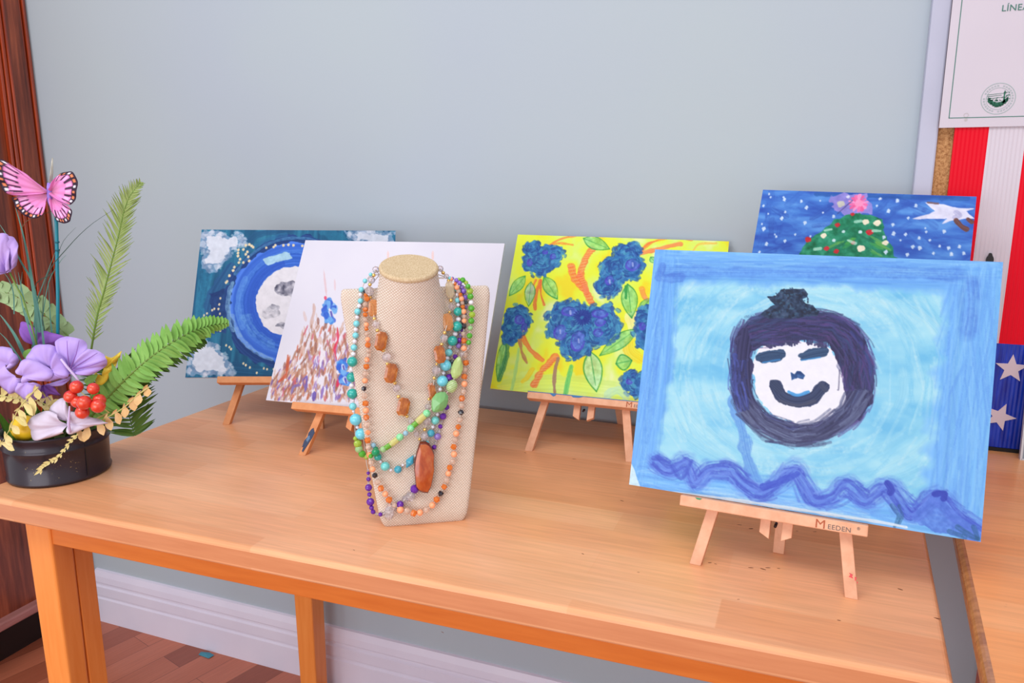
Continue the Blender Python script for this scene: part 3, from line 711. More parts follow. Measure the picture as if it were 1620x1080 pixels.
    p.stroke([(420,412),(434,424)], 24, (44, 58, 96), 0.95); p.stroke([(556,398),(568,411)], 18, (52, 62, 96), 0.95)
    for k in range(60):
        a = g.rand() * 6.283; x, y = 0, 0
        x = 640 + 205 * math.cos(a); y = 480 + 180 * math.sin(a)
        p.stroke(TP('face@C1', (x, y), (x + 16 * (g.rand() - .5), y + 16 * (g.rand() - .5))), 3, (60, 66, 120), 0.5, dry=.4)
    return p

# ---- the moon picture
def pic_moon():
    p = Painting(470, 786, (24, 100, 140), 21)
    p.wash([(10, 78, 120), (22, 98, 138), (44, 128, 164)], 20, 220, 1.0)
    for q, w, c, d in (([(44,191),(45,369),(33,490)], 60, (44, 138, 178), .7), ([(170,218),(102,368),(87,541)], 70, (30, 84, 140), .3), ([(256,54),(312,17),(462,7)], 40, (20, 84, 130), .3), ([(234,743),(435,760),(674,743)], 80, (16, 84, 128), .3), ([(631,6),(719,61),(790,142)], 60, (36, 124, 160), .5)):
        p.stroke(q, w, c, 0.8, dry=d, soft=5)
    p.poly([(80,351),(155,324),(184,455),(177,558),(103,541)], (18, 56, 120), 0.85, rag=10)
    c = TP('moon@C4', (702, 523))[0]; ex = TP('moon@C4', (702 + 218, 523))[0]; ey = TP('moon@C4', (702, 523 + 218))[0]
    rx = ex[0] - c[0]; ry = ey[1] - c[1]
    def arc(f, a0, a1, w, col, al=0.95, **k):
        p.stroke([(c[0] + rx * f * math.cos(R(a)), c[1] + ry * f * math.sin(R(a))) for a in np.linspace(a0, a1, 16)], w, col, al, **k)
    arc(1.66, 0, 360, 90, (18, 58, 126), sa=30, rag=.2)
    arc(1.30, 0, 360, 150, (58, 112, 222), sa=50, rag=.1)
    arc(1.12, 90, 250, 40, (34, 82, 196), 0.7, dry=.5); arc(1.42, 60, 300, 24, (92, 150, 240), 0.7, dry=.5); arc(1.28, 120, 230, 14, (40, 90, 205), 0.7, dry=.4)
    arc(1.5, 150, 205, 26, (110, 170, 240), .6, dry=.6); arc(1.30, 110, 160, 40, (120, 180, 236), .7, dry=.8, rag=.4)
    arc(1.78, 152, 196, 22, (150, 195, 230), .8, dry=.5); arc(1.82, 205, 300, 16, (90, 160, 205), .8, dry=.6); arc(1.68, 105, 165, 20, (150, 190, 225), .8, dry=.6)
    arc(1.95, 215, 260, 22, (36, 110, 160), .8, dry=.4)
    n = 40; p.poly([(c[0] + rx * math.cos(6.283 * k / n), c[1] + ry * math.sin(6.283 * k / n)) for k in range(n)], (236, 232, 240), 1, rag=7, sa=10)
    p.poly([(332,163),(388,136),(462,124),(473,155),(408,176),(355,199)], (176, 216, 236), 0.95, rag=9, dry=.2)
    for x, y, a, b, col in ((668, 445, 60, 48, (84, 84, 108)), (700, 470, 34, 30, (150, 148, 165)), (570, 590, 52, 46, (176, 174, 186)), (630, 672, 38, 22, (120, 120, 140)), (590, 560, 26, 20, (140, 140, 156)), (800, 560, 50, 60, (150, 150, 166))):
        q = TP('moon@C4', (x, y), (x + a, y), (x, y + b)); A = q[1][0] - q[0][0]; Bv = q[2][1] - q[0][1]
        p.poly([(q[0][0] + A * math.cos(k) * (1 + .2 * math.sin(3 * k)), q[0][1] + Bv * math.sin(k)) for k in np.linspace(0, 6.1, 14)], col, 0.9, rag=14, sa=40, dry=.75)
    def cloud(pts, seed):
        p.poly(pts, (150, 170, 205), 0.9, rag=16, sa=50, dry=.5); P = np.array(pts); m = P.mean(0); g = np.random.RandomState(seed)
        p.poly((P - m) * .72 + m, (222, 226, 240), 0.95, rag=14, sa=14)
        for k in range(60):
            t = g.rand(); i = g.randint(len(P)); q = P[i] * (1 - t) + P[(i + 1) % len(P)] * t; q = m + (q - m) * (0.75 + .3 * g.rand())
            p.dot(q[0], q[1], 5 + 13 * g.rand(), [(216, 222, 238), (180, 194, 220), (232, 232, 244), (90, 126, 164)][g.randint(4)], 0.5, rag=.6)
    cloud([(2,19),(50,5),(102,19),(154,37),(185,4),(228,27),(225,82),(186,109),(148,155),(120,209),(64,232),(18,218),(26,138),(6,101)], 1)
    cloud([(15,780),(0,710),(3,626),(44,597),(101,601),(170,651),(219,710),(228,768),(158,780)], 2)
    cloud([(750,5),(843,-3),(928,9),(996,13),(1003,95),(923,87),(846,69),(769,51)], 3)
    for x, y in ((545, 200), (600, 185), (590, 195), (650, 185), (680, 182), (711, 185), (765, 188), (420, 185), (442, 180), (455, 188), (465, 197), (405, 210), (375, 213), (372, 232), (372, 250), (430, 225), (420, 240), (435, 255), (378, 290), (405, 290), (440, 280), (385, 270), (350, 318), (343, 338), (320, 370), (305, 405), (300, 412), (265, 508), (258, 545), (253, 573), (262, 602), (215, 580), (228, 572), (183, 600), (165, 612), (133, 633), (215, 677), (265, 705), (163, 712), (185, 720), (300, 795), (320, 805), (330, 817), (405, 905), (420, 915), (445, 930), (530, 935), (550, 940), (487, 962), (590, 940)):
        q = TP('moon@C4', (x, y))[0]; p.dot(q[0], q[1], 5 if y > 480 else 7, (236, 216, 180), 1, ry=(7 if y > 480 else 8))
    return p

# ---- the white picture of tall grass
def pic_grass():
    p = Painting(470, 786, (232, 229, 243), 31)
    p.wash([(230, 227, 242), (234, 231, 244)], 200, 200, 1.0)
    g = np.random.RandomState(5)
    cols = [(168, 112, 88), (196, 146, 122), (184, 128, 100), (214, 176, 160), (205, 120, 92), (150, 96, 84), (228, 200, 192), (236, 226, 236), (236, 226, 236)]
    top = [(180, 760), (280, 640), (380, 540), (480, 560), (560, 620), (640, 700), (900, 760), (1080, 800)]
    for k in range(1500):
        x = 110 + 960 * g.rand(); ytop = np.interp(x, [a for a, _ in top], [b for _, b in top])
        f = g.rand() ** .7; y = ytop + (1030 - ytop) * f
        if x < 260 and y < 900 - (x - 110): continue
        L = 26 + 50 * g.rand() * (1.2 - .5 * f); a = R(62 + 40 * g.rand() - (14 if x < 300 else 0))
        col = cols[g.randint(len(cols))]
        u = g.rand()
        if y > 820 and u < .12: col = (126, 98, 176)
        elif y > 700 and u < .16: col = (206, 92, 60) if x < 330 else (170, 130, 190)
        elif u < .18: col = (208, 88, 110)
        p.stroke(TP('grass@C5', (x, y), (x + L * math.cos(a) * .5, y - L * math.sin(a) * .5), (x + L * math.cos(a), y - L * math.sin(a))), 5 + 8 * g.rand(), col, 0.8, dry=.35, taper=True, rag=.2)
    for q, w, col in (([(44,696),(71,656),(57,572)], 16, (206, 92, 58)), ([(275,427),(292,480),(286,527),(305,571)], 12, (224, 50, 84)), ([(175,280),(183,296)], 14, (232, 60, 100)), ([(135,146),(184,280)], 9, (232, 200, 208)), ([(205,194),(221,250)], 8, (236, 206, 214)), ([(446,48),(456,93)], 9, (246, 208, 204)), ([(668,44),(676,88)], 8, (246, 208, 204)), ([(127,322),(137,362),(135,426)], 16, (214, 180, 172)), ([(83,357),(108,403)], 14, (224, 200, 200)), ([(339,660),(340,697)], 12, (228, 44, 92)), ([(160,688),(179,664),(188,731)], 14, (112, 90, 180)), ([(233,727),(240,764)], 18, (96, 76, 176)), ([(272,702),(274,761)], 16, (140, 110, 190)), ([(122,751),(125,713),(164,702)], 14, (130, 110, 176))):
        p.stroke(q, w, col, 0.85, dry=.25, taper=True)
    for (x, y, a, b) in ((472, 470, 42, 74), (548, 800, 26, 40), (560, 880, 30, 44), (700, 640, 40, 60)):
        for k in range(34):
            t = g.rand() * 6.283; rr = .35 + .65 * g.rand()
            q = TP('grass@C5', (x + a * rr * math.cos(t), y + b * rr * math.sin(t)), (x + a * .7 * math.cos(t + .3), y + b * .7 * math.sin(t + .3)))
            p.stroke(q, 22, [(62, 138, 228), (52, 96, 210), (120, 180, 240), (64, 120, 220)][g.randint(4)], .8, dry=.2)
        q = TP('grass@C5', (x, y), (x + 8, y + 24)); p.stroke(q, 16, (230, 232, 250), .9, dry=.4); p.stroke(TP('grass@C5', (x + 4, y + 4), (x + 10, y + 30)), 8, (70, 60, 170), .8)
    p.stroke([(-15,792),(394,770)], 10, (238, 236, 248), .8, dry=.3)
    return p

# ---- the yellow picture with blue blooms
def pic_bloom():
    p = Painting(500, 786, (240, 248, 70), 41)
    p.wash([(246, 228, 40), (238, 248, 56), (236, 250, 70), (226, 250, 110), (238, 252, 170)], 120, 150, 1.0)
    p.stroke([(101,775),(289,741),(625,755)], 130, (216, 250, 140), .6, dry=.3, soft=10)
    p.stroke([(610,505),(623,558),(663,586)], 50, (248, 214, 30), .7, dry=.3, soft=6)
    p.stroke([(603,388),(627,465)], 60, (250, 250, 200), .7, dry=.3, soft=6)
    OR = (250, 128, 66)
    for q, w, c in (([(378,71),(353,115),(345,174),(337,200)], 34, OR), ([(289,156),(320,217),(375,273),(413,328)], 34, OR), ([(336,191),(371,248),(386,288)], 26, OR), ([(284,609),(239,668),(205,745)], 32, OR), ([(99,536),(122,599),(154,648)], 14, (190, 120, 90)), ([(113,519),(155,580),(226,630)], 20, OR), ([(166,50),(226,13),(292,-3)], 9, OR), ([(170,49),(222,39),(283,45)], 10, (248, 150, 60)), ([(130,236),(109,304)], 14, OR), ([(151,235),(144,319),(150,381)], 16, (244, 110, 60)), ([(155,234),(165,301),(190,358)], 12, (244, 110, 60)),
                    ([(607,70),(657,18),(737,-8),(834,-5)], 14, (248, 150, 50)), ([(607,79),(684,51),(785,20)], 22, (250, 130, 84)), ([(609,62),(636,27),(679,9)], 10, OR), ([(847,52),(873,18),(944,12)], 12, (250, 200, 80)), ([(635,254),(651,289),(671,304)], 26, (252, 170, 50)), ([(146,739),(169,714),(186,673)], 20, (252, 220, 40))):
        p.stroke(q, w, c, .85, dry=.3, rag=.3)
        if w > 24:
            P = np.array(q)
            for t in np.linspace(0, 1, 12):
                i = min(int(t * (len(P) - 1)), len(P) - 2); f = t * (len(P) - 1) - i; a = P[i] * (1 - f) + P[i + 1] * f
                p.stroke([a + (-w * .35, 3), a + (w * .25, -3)], 5, (252, 190, 150), .55, dry=.5)
                p.stroke([a + (-w * .3, 8), a + (w * .4, 3)], 5, (240, 90, 52), .5, dry=.4)
    GF, GL = (130, 214, 130), (48, 158, 72)
    for b, t, w in (((235, 295), (138, 415), 75), ((350, 300), (430, 435), 85), ((270, 330), (255, 480), 70), ((590, 65), (750, 130), 85), ((860, 345), (885, 550), 100), ((1000, 430), (920, 530), 60), ((630, 755), (670, 1000), 115), ((915, 620), (690, 780), 90), ((790, 830), (885, 810), 100), ((110, 690), (65, 930), 60), ((1000, 180), (1030, 215), 40)):
        q = TP('yel@C8', b, t); p.leaf(q[0], q[1], w * .62 / .86, (150, 214, 196) if b == (270, 330) else (176, 232, 190) if b == (630, 755) else GF, GL)
    p.stroke([(45,556),(49,637),(35,741)], 24, (60, 140, 90), .8, dry=.3)
    p.stroke([(297,616),(291,695),(306,778)], 15, (170, 130, 110), .9); p.stroke([(363,650),(357,712),(356,777)], 22, (96, 206, 110), .85, dry=.3)
    p.stroke([(104,584),(107,695),(103,790)], 14, (180, 232, 130), .9); p.stroke([(563,246),(570,302)], 14, GL, .9)
    BL = [(50, 118, 186), (70, 152, 200), (36, 90, 164), (48, 122, 184), (74, 156, 196), (40, 82, 160)]
    for k, (x, y, a, b, n, sz) in enumerate(((335, 195, 118, 108, 110, 34), (280, 130, 60, 50, 40, 30), (420, 160, 60, 50, 40, 30), (860, 150, 90, 70, 80, 34), (800, 250, 130, 90, 110, 34), (740, 360, 80, 70, 80, 34), (890, 230, 80, 90, 60, 34), (500, 580, 150, 150, 170, 40), (700, 590, 130, 140, 150, 40), (540, 730, 100, 80, 70, 36), (180, 570, 90, 110, 110, 34), (140, 670, 50, 50, 30, 28), (960, 560, 50, 100, 60, 30), (1000, 650, 110, 130, 80, 34), (900, 950, 90, 80, 90, 34), (1020, 960, 120, 100, 70, 34))):
        q = TP('yel@C8', (x, y), (x + a, y), (x, y + b)); A = q[1][0] - q[0][0]; Bv = q[2][1] - q[0][1]
        n_ = 22; p.poly([(q[0][0] + A * (.9 + .1 * math.cos(5 * t)) * math.cos(t), q[0][1] + Bv * (.9 + .1 * math.cos(5 * t)) * math.sin(t)) for t in np.linspace(0, 6.283, n_)], (50, 118, 186), .95, rag=12, sa=40)
        p.petals(q[0][0], q[0][1], A, Bv, BL, n, sz * .62, seed=60 + k)
    PU = (88, 72, 206)
    for x, y, a, b in ((448, 640, 36, 46), (556, 690, 40, 62), (505, 510, 46, 26), (690, 525, 46, 24), (690, 575, 30, 22), (680, 640, 26, 22), (890, 225, 40, 34), (750, 320, 22, 26), (200, 560, 26, 26), (265, 210, 12, 20), (355, 148, 14, 10), (405, 175, 14, 16), (950, 600, 14, 20), (870, 940, 16, 14), (230, 610, 16, 26)):
        q = TP('yel@C8', (x, y), (x + a, y), (x, y + b)); A = q[1][0] - q[0][0]; Bv = q[2][1] - q[0][1]
        pts = [(q[0][0] + A * math.cos(t), q[0][1] + Bv * math.sin(t)) for t in np.linspace(0, 6.1, 14)]
        p.poly(pts, (92, 110, 214), .7, rag=8, sa=60); p.stroke(pts[:9], 10, PU, .8, dry=.4, rag=.4); p.stroke(pts[7:12], 6, (60, 60, 170), .7, dry=.4)
    for x, y in ((560, 680), (448, 625), (750, 320), (890, 215), (510, 508)):
        q = TP('yel@C8', (x, y)); p.stroke([q[0], q[0] + np.array((4, 16))], 9, (176, 190, 244), .9, dry=.4)
    for t in np.linspace(0, 6.283, 22):
        q = TP('yel@C8', (582 + 12 * math.cos(t), 548 + 10 * math.sin(t)), (582 + 58 * math.cos(t), 548 + 52 * math.sin(t))); p.stroke(q, 10, (36, 56, 150), .85, taper=True)
    for q in ([(-16,789),(32,789),(80,791)], ):
        p.stroke(q, 10, (120, 200, 226), .7, dry=.3)
    p.stroke([(547,762),(587,736),(626,762)], 40, (180, 230, 220), .6, dry=.4)
    return p

# ---- the decorated fir tree picture (upright canvas)
def pic_tree():
    p = Painting(380, 1273, (62, 118, 208), 51)
    p.wash([(44, 84, 184), (64, 120, 210), (92, 152, 228)], 160, 40, 1.0)
    g = np.random.RandomState(4)
    for k in range(150):
        x, y = g.rand() * 1000, g.rand() * 1273; a = R([-30, -60, 20, 80][g.randint(4)] + 20 * g.rand()); L = 80 + 120 * g.rand()
        p.stroke([(x, y), (x + L * math.cos(a), y + L * math.sin(a))], 30, [(44, 86, 184), (84, 146, 226), (56, 104, 200), (40, 74, 170)][g.randint(4)], .5, dry=.6)
    p.stroke([(278,15),(426,14),(643,16),(958,13)], 26, (30, 84, 160), .6, dry=.4)
    p.poly([(344,18),(425,6),(510,11),(544,50),(547,111),(440,131),(369,109),(341,59)], (158, 140, 220), .85, rag=14, dry=.2)
    p.poly([(480,114),(523,120),(600,143),(625,225),(677,338),(770,482),(909,741),(155,832),(228,362),(269,278),(361,181),(375,155)], (24, 132, 92), .97, rag=8, sa=46)
    for k in range(260):
        t = g.rand() ** .6; y = 215 + 800 * t; hw = 40 + 0.62 * (y - 215); x = 690 + hw * (g.rand() * 2 - 1) * .95
        sx = -1 if x < 690 else 1; L = 40 + 60 * g.rand()
        p.stroke(TP('tree@CT', (x, y), (x + sx * L * .8, y + L * .45)), 14, [(60, 160, 84), (90, 172, 70), (20, 124, 96), (40, 150, 110), (110, 180, 90), (16, 110, 84)][g.randint(6)], .75, dry=.35, taper=True)
    q = TP('tree@CT', (700, 145))[0]
    for k in range(14):
        a = k * 6.283 / 14 + .2; L = 56 + 20 * g.rand(); L *= .62
        p.stroke([q, q + np.array((L * math.cos(a), L * math.sin(a)))], 15, [(250, 110, 170), (255, 150, 200), (240, 90, 150)][k % 3], .9, taper=False, rag=.4)
    p.dot(q[0], q[1], 20, (255, 150, 196))
    for x, y, r in ((600, 150, 20), (640, 110, 9), (820, 120, 7)):
        q = TP('tree@CT', (x, y))[0]; p.dot(q[0], q[1], r, (210, 210, 180) if r > 10 else (236, 238, 250), .8)
    p.stroke([(388,124),(425,76),(451,44)], 5, (60, 60, 120), .8)
    for x, y, r in ((580, 266, 15), (418, 348, 18), (760, 308, 20), (520, 398, 15), (573, 414, 16), (668, 366, 12), (665, 207, 11), (640, 560, 20), (800, 600, 20), (500, 620, 18), (720, 760, 20)):
        q = TP('tree@CT', (x, y))[0]; p.dot(q[0], q[1], r * 0.86, (196, 40, 52))
    for x, y, r in ((738, 250, 18), (802, 256, 20), (503, 326, 18), (848, 366, 17), (712, 397, 22), (560, 520, 20), (760, 520, 20), (620, 700, 20), (880, 680, 20)):
        q = TP('tree@CT', (x, y))[0]; p.dot(q[0], q[1], r * 0.86, (240, 232, 206))
    for x, y in ((614, 304), (560, 353), (708, 306)):
        q = TP('tree@CT', (x, y))[0]; p.dot(q[0], q[1], 9, (200, 232, 234))
    for b in (((510, 298), (545, 292)), ((640, 352), (680, 370)), ((780, 300), (820, 300)), ((680, 250), (712, 245)), ((455, 403), (485, 398))):
        p.stroke(TP('tree@CT', *b), 16, (190, 236, 214), .8, dry=.3)
    for x, y in ((200, 95), (208, 112), (280, 112), (285, 125), (168, 160), (195, 205), (290, 195), (270, 230), (380, 135), (485, 132), (408, 170), (500, 198), (560, 220), (400, 254), (160, 262), (232, 320), (170, 288), (288, 356), (240, 332), (185, 374), (345, 320), (146, 418), (430, 330), (815, 122), (800, 160), (915, 132), (1018, 160), (890, 265), (975, 228), (893, 316), (840, 335), (1075, 305), (1036, 340), (1095, 352), (960, 320), (1175, 303), (932, 352), (1000, 388), (1040, 395), (970, 432), (1115, 425), (1216, 430), (1260, 388), (1285, 425), (865, 190), (1070, 285), (850, 418), (1200, 395), (1150, 385)):
        q = TP('tree@CT', (x, y))[0]; r = 4 + 5 * g.rand(); p.dot(q[0], q[1], r, (206, 226, 250), .95, rag=.5, ry=r * 1.4)
    for x, y in g.rand(70, 2) * (1000, 800) + (0, 473):
        p.dot(x, y, 6, (206, 226, 250), .9)
    p.poly([(778,40),(814,40),(858,48),(925,64),(993,65),(964,80),(1001,118),(967,120),(923,130),(867,152),(884,124),(814,128),(724,136),(804,102),(826,85)], (226, 224, 246), .97, rag=3, sa=20)
    p.stroke([(919,87),(936,105),(914,116)], 22, (160, 160, 206), .7, dry=.4)
    p.stroke([(923,132),(948,162),(972,175)], 24, (110, 66, 62), .95, rag=.15); p.stroke([(973,120),(991,136)], 18, (110, 66, 62), .95)
    p.stroke([(794,41),(838,45)], 12, (120, 90, 96), .9)
    return p
# ---------------------------------------------------------------- easels and canvases
pine = grain_wood('beech_wood', (214, 152, 116), (232, 176, 142), 0.5, (30, 30, 30), scale=2.2)
pine2 = grain_wood('beech_wood_orange', (206, 132, 82), (222, 152, 102), 0.5, (30, 30, 30), scale=2.2)
brown_ink = mat('brown_brand_print', (172, 84, 48), 0.6)
grey_ink2 = mat('grey_brand_print', (110, 92, 88), 0.6)
iron = mat('hinge_metal', (60, 50, 52), 0.4, metal=0.8)
side_white = noisy('primed_edge', (226, 226, 234), (214, 216, 228), 30, (1, 1, 1), 0.6)
def easel(M, cx, ledge_w, foot, yaw_e, lean, half, label, material, rear, prints=None, drop=0.082):
    """small table easel: a ledge bar, two splayed front legs, twin rails with slanted ends, a rear leg.
    M: pose of the canvas it carries; cx: ledge centre along the canvas; foot: mid point of the front feet on the table"""
    e = empty('table_easel', foot, yaw_e); tag(e, label, 'easel', 'table easels')
    Minv = e.matrix_basis.inverted()
    L = Minv @ M                                        # canvas frame seen from the easel
    # ledge, in the canvas frame
    m = MB(); m.box((cx, -0.004, -0.0072), (ledge_w, 0.020, 0.0128), L); m.build('ledge', material, e, bevel=0.0012)
    led = L @ Vector((cx, 0.008, -0.01))
    d = Vector((0, math.sin(lean), math.cos(lean)))
    apex = Vector((0, 0.0, 0)) + d * 0.30
    # legs run in the leaning plane from the feet to the apex behind the canvas
    off = led.y - led.z * math.tan(lean)
    for s in (-1, 1):
        m = MB(); m.bar((s * half + (0.0), 0, 0.0), (s * (half - 0.055), apex.y, apex.z), 0.0135, 0.009, cut='foot')
        m.build('front_leg', material, e, bevel=0.0008)
    for s in (-1, 1):
        a = Vector((s * 0.0125, 0, 0)) + d * ((led.z - 0.020) / math.cos(lean)); b = Vector((s * 0.0125, 0, 0)) + d * 0.285
        m = MB(); m.bar(a, b, 0.0115, 0.010)
        # slanted lower ends
        for i, v in enumerate(m.v[:4]):
            if (v[0] - a.x) * s < 0: m.v[i] = tuple(Vector(v) - d * 0.006)
        m.build('rail', material, e, bevel=0.0006)
    m = MB(); rr = Vector(rear); m.bar(tuple(rr), (0.0, apex.y + 0.007, apex.z - 0.01), 0.0135, 0.009, cut='foot'); m.build('rear_leg', material, e, bevel=0.0008)
    m = MB(); m.box((0, apex.y + 0.001, apex.z - 0.006), (2 * (half - 0.055) + 0.02, 0.012, 0.012)); m.build('hinge_block', material, e, bevel=0.001)
    m = MB(); q = d * ((led.z - 0.009) / math.cos(lean)); m.tube([(q.x - 0.001, q.y - 0.006, q.z), (q.x - 0.001, q.y + 0.004, q.z)], 0.0018, 10); m.build('screw', iron, e, smooth=True)
    return e, L
def smudge(parent, M, pts, y, material, name='paint_smudge'):
    m = MB(); n = len(pts)
    m.add([(x, y, z) for x, z in pts] + [(x, y + 0.0012, z) for x, z in pts], [tuple(range(n)), tuple(range(n, 2 * n))[::-1]] + [(k, (k + 1) % n, n + (k + 1) % n, n + k) for k in range(n)])
    o = m.build(name, material, parent); o.matrix_local = M
    return o
blue_paint = mat('dried_blue_paint', (40, 110, 170), 0.4); navy_paint = mat('dried_navy_paint', (52, 66, 96), 0.4); red_paint = mat('dried_red_paint', (226, 84, 92), 0.4); green_paint = mat('dried_green_paint', (30, 140, 90), 0.4); teal_paint = mat('dried_teal_paint', (60, 150, 176), 0.4)
def brand(parent, M, x0, ink1, ink2, s=1.0):
    """the maker's name burnt into the ledge"""
    T = M @ Matrix.Translation((x0, -0.0142, -0.0122)) @ UPR
    text_obj('M', 0.0150 * s, T, ink1, parent, 'brand_lettering', 0.00015, sx=1.1)
    text_obj('EEDEN', 0.0082 * s, T @ Matrix.Translation((0.0148 * s, 0.0006, 0)), ink2, parent, 'brand_lettering', 0.00015, sx=1.05)
    text_obj('®', 0.0048 * s, T @ Matrix.Translation((0.0478 * s, 0.0052 * s, 0)), ink2, parent, 'brand_lettering', 0.00015)

art = paint_mat('acrylic_paint', 0.42, 0.3, 0.4, weave=0.15)
art_mat = paint_mat('flat_acrylic_paint', 0.6, 0.15, 0.3, weave=0.15)
PIGMENT = {'face': 0.885, 'grass': 0.905, 'yel': 0.93, 'moon': 0.93, 'tree': 0.94}     # how pale the dried paint of each picture is
def put_canvas(pname, name, P, W, H, B, yaw, tilt, roll, label, mats, T=0.004):
    o = canvas_mesh(name, P, W, H, T, mats, PIGMENT[pname])
    M = pose(Vector(B), yaw, tilt, roll); o.matrix_world = M
    tag(o, label, 'painting', 'canvases on the easels')
    return o, M
ART = {}
o, M = put_canvas('face', 'canvas_painting', pic_face(), 0.3870, 0.3041, (-0.0069, 0.9079, 0.8301), -0.0537, 0.2980, 0.0009, 'large blue canvas of a smiling face with dark hair, nearest on the table', [art, side_white])
ez, L = easel(M, -0.0206, 0.2093, (-0.0220, 0.8872, 0.75), -0.0880, 0.3773, 0.0875, 'beech tabletop easel with red paint specks holding the smiling face canvas', pine, (-0.0011, 0.0757, 0.0))
ART['face'] = (ez, L)
o, M = put_canvas('yel', 'canvas_painting', pic_bloom(), 0.3895, 0.3060, (-0.3329, 1.2488, 0.8401), 0.0614, 0.5272, -0.0101, 'yellow canvas with deep blue blooms and green leaves', [art_mat, side_white])
ez, L = easel(M, 0.0021, 0.2450, (-0.3511, 1.2056, 0.75), 0.0653, 0.5272, 0.0875, 'beech tabletop easel with blue paint drips holding the yellow canvas of blue blooms', pine, (0.0391, 0.1967, 0.0))
ART['yel'] = (ez, L)
o, M = put_canvas('grass', 'canvas_painting', pic_grass(), 0.3970, 0.3119, (-0.6909, 1.0844, 0.8286), 0.0503, 0.5225, 0.0115, 'white canvas with brown and violet grass strokes right behind the bust', [art_mat, side_white])
ez, L = easel(M, -0.0180, 0.2350, (-0.7027, 1.0444, 0.75), 0.0503, 0.5649, 0.0875, 'tabletop easel with a navy smeared leg holding the white grass canvas', pine2, (0.0000, 0.1806, 0.0))
ART['grass'] = (ez, L)
o, M = put_canvas('moon', 'canvas_painting', pic_moon(), 0.3910, 0.3072, (-0.9284, 1.1889, 0.8364), 0.4099, 0.4848, -0.0094, 'dark teal canvas with a white moon in blue rings, farthest left', [art_mat, side_white])
ez, L = easel(M, -0.0128, 0.2350, (-0.9379, 1.1485, 0.75), 0.2277, 0.4848, 0.0940, 'orange toned tabletop easel holding the moon canvas near the wall', pine2, (0.0000, 0.1598, 0.0))
ART['moon'] = (ez, L)
o, M = put_canvas('tree', 'canvas_painting', pic_tree(), 0.3025, 0.3850, (0.0378, 1.1533, 0.8514), -0.0644, 0.5020, -0.0304, 'blue canvas of a decorated fir tree and a pink star, behind the face canvas', [art_mat, side_white])
ez, L = easel(M, 0.0000, 0.2000, (0.0348, 1.1062, 0.75), -0.0644, 0.5170, 0.0850, 'tabletop easel hidden behind the face canvas holding the fir tree canvas', pine, (0.0000, 0.1683, 0.0))
ART['tree'] = (ez, L)
ez, L = ART['face']
brand(ez, L, 0.0286, brown_ink, grey_ink2, 0.92)
smudge(ez, L, [(-0.1072, -0.0010), (-0.0992, -0.0012), (-0.1012, -0.0030), (-0.1052, -0.0028)], -0.0146, green_paint)
for q in ([(0.0905, 0.030), (0.0945, 0.0285), (0.0935, 0.0265), (0.0950, 0.0245), (0.0905, 0.0255), (0.0920, 0.028)], [(0.0965, 0.0265), (0.0985, 0.0262), (0.0978, 0.0225), (0.0970, 0.0222)], [(0.0990, 0.0215), (0.1002, 0.0212), (0.0998, 0.0190)]):
    smudge(ez, Matrix.Translation((-0.0075, 0.0045, 0)), q, -0.0045 - 0.004, red_paint)
ez, L = ART['grass']
leg = [c for c in ez.children if c.name.startswith('front_leg')][0]
d_ = (Vector((-0.0325, 0.1606, 0.2534)) - Vector((-0.0875, 0, 0))).normalized(); s_ = Vector((1, 0, 0)); s_ = (s_ - d_ * s_.dot(d_)).normalized(); n_ = d_.cross(s_)
ML = Matrix.Translation((-0.0875, 0, 0)) @ Matrix((( s_.x, n_.x, d_.x, 0), (s_.y, n_.y, d_.y, 0), (s_.z, n_.z, d_.z, 0), (0, 0, 0, 1)))
smudge(ez, ML, [(-0.0050, 0.010), (-0.0028, 0.013), (-0.0022, 0.004), (0.0005, 0.003), (0.0035, 0.018), (0.0060, 0.030), (0.0064, 0.040), (0.0030, 0.044), (0.0005, 0.047), (-0.0020, 0.044), (-0.0045, 0.036), (-0.0030, 0.030), (-0.0060, 0.022)], -0.0056, navy_paint)
smudge(ez, ML, [(-0.0030, 0.024), (0.0010, 0.021), (0.0030, 0.028), (0.0005, 0.033), (-0.0025, 0.031)], -0.0060, mat('dried_steel_paint', (92, 124, 160), 0.4))
ez, L = ART['yel']
brand(ez, L, 0.0526, brown_ink, grey_ink2, 0.9)
smudge(ez, L, [(-0.1204, -0.0008), (0.1197, -0.0008), (0.1197, -0.0018), (-0.0004, -0.0020), (-0.0204, -0.0018), (-0.0284, -0.0042), (-0.0384, -0.0046), (-0.0424, -0.0022), (-0.0684, -0.0020), (-0.0704, -0.0050), (-0.0734, -0.0064), (-0.0774, -0.0040), (-0.0804, -0.0018), (-0.1204, -0.0020)], -0.0146, blue_paint)

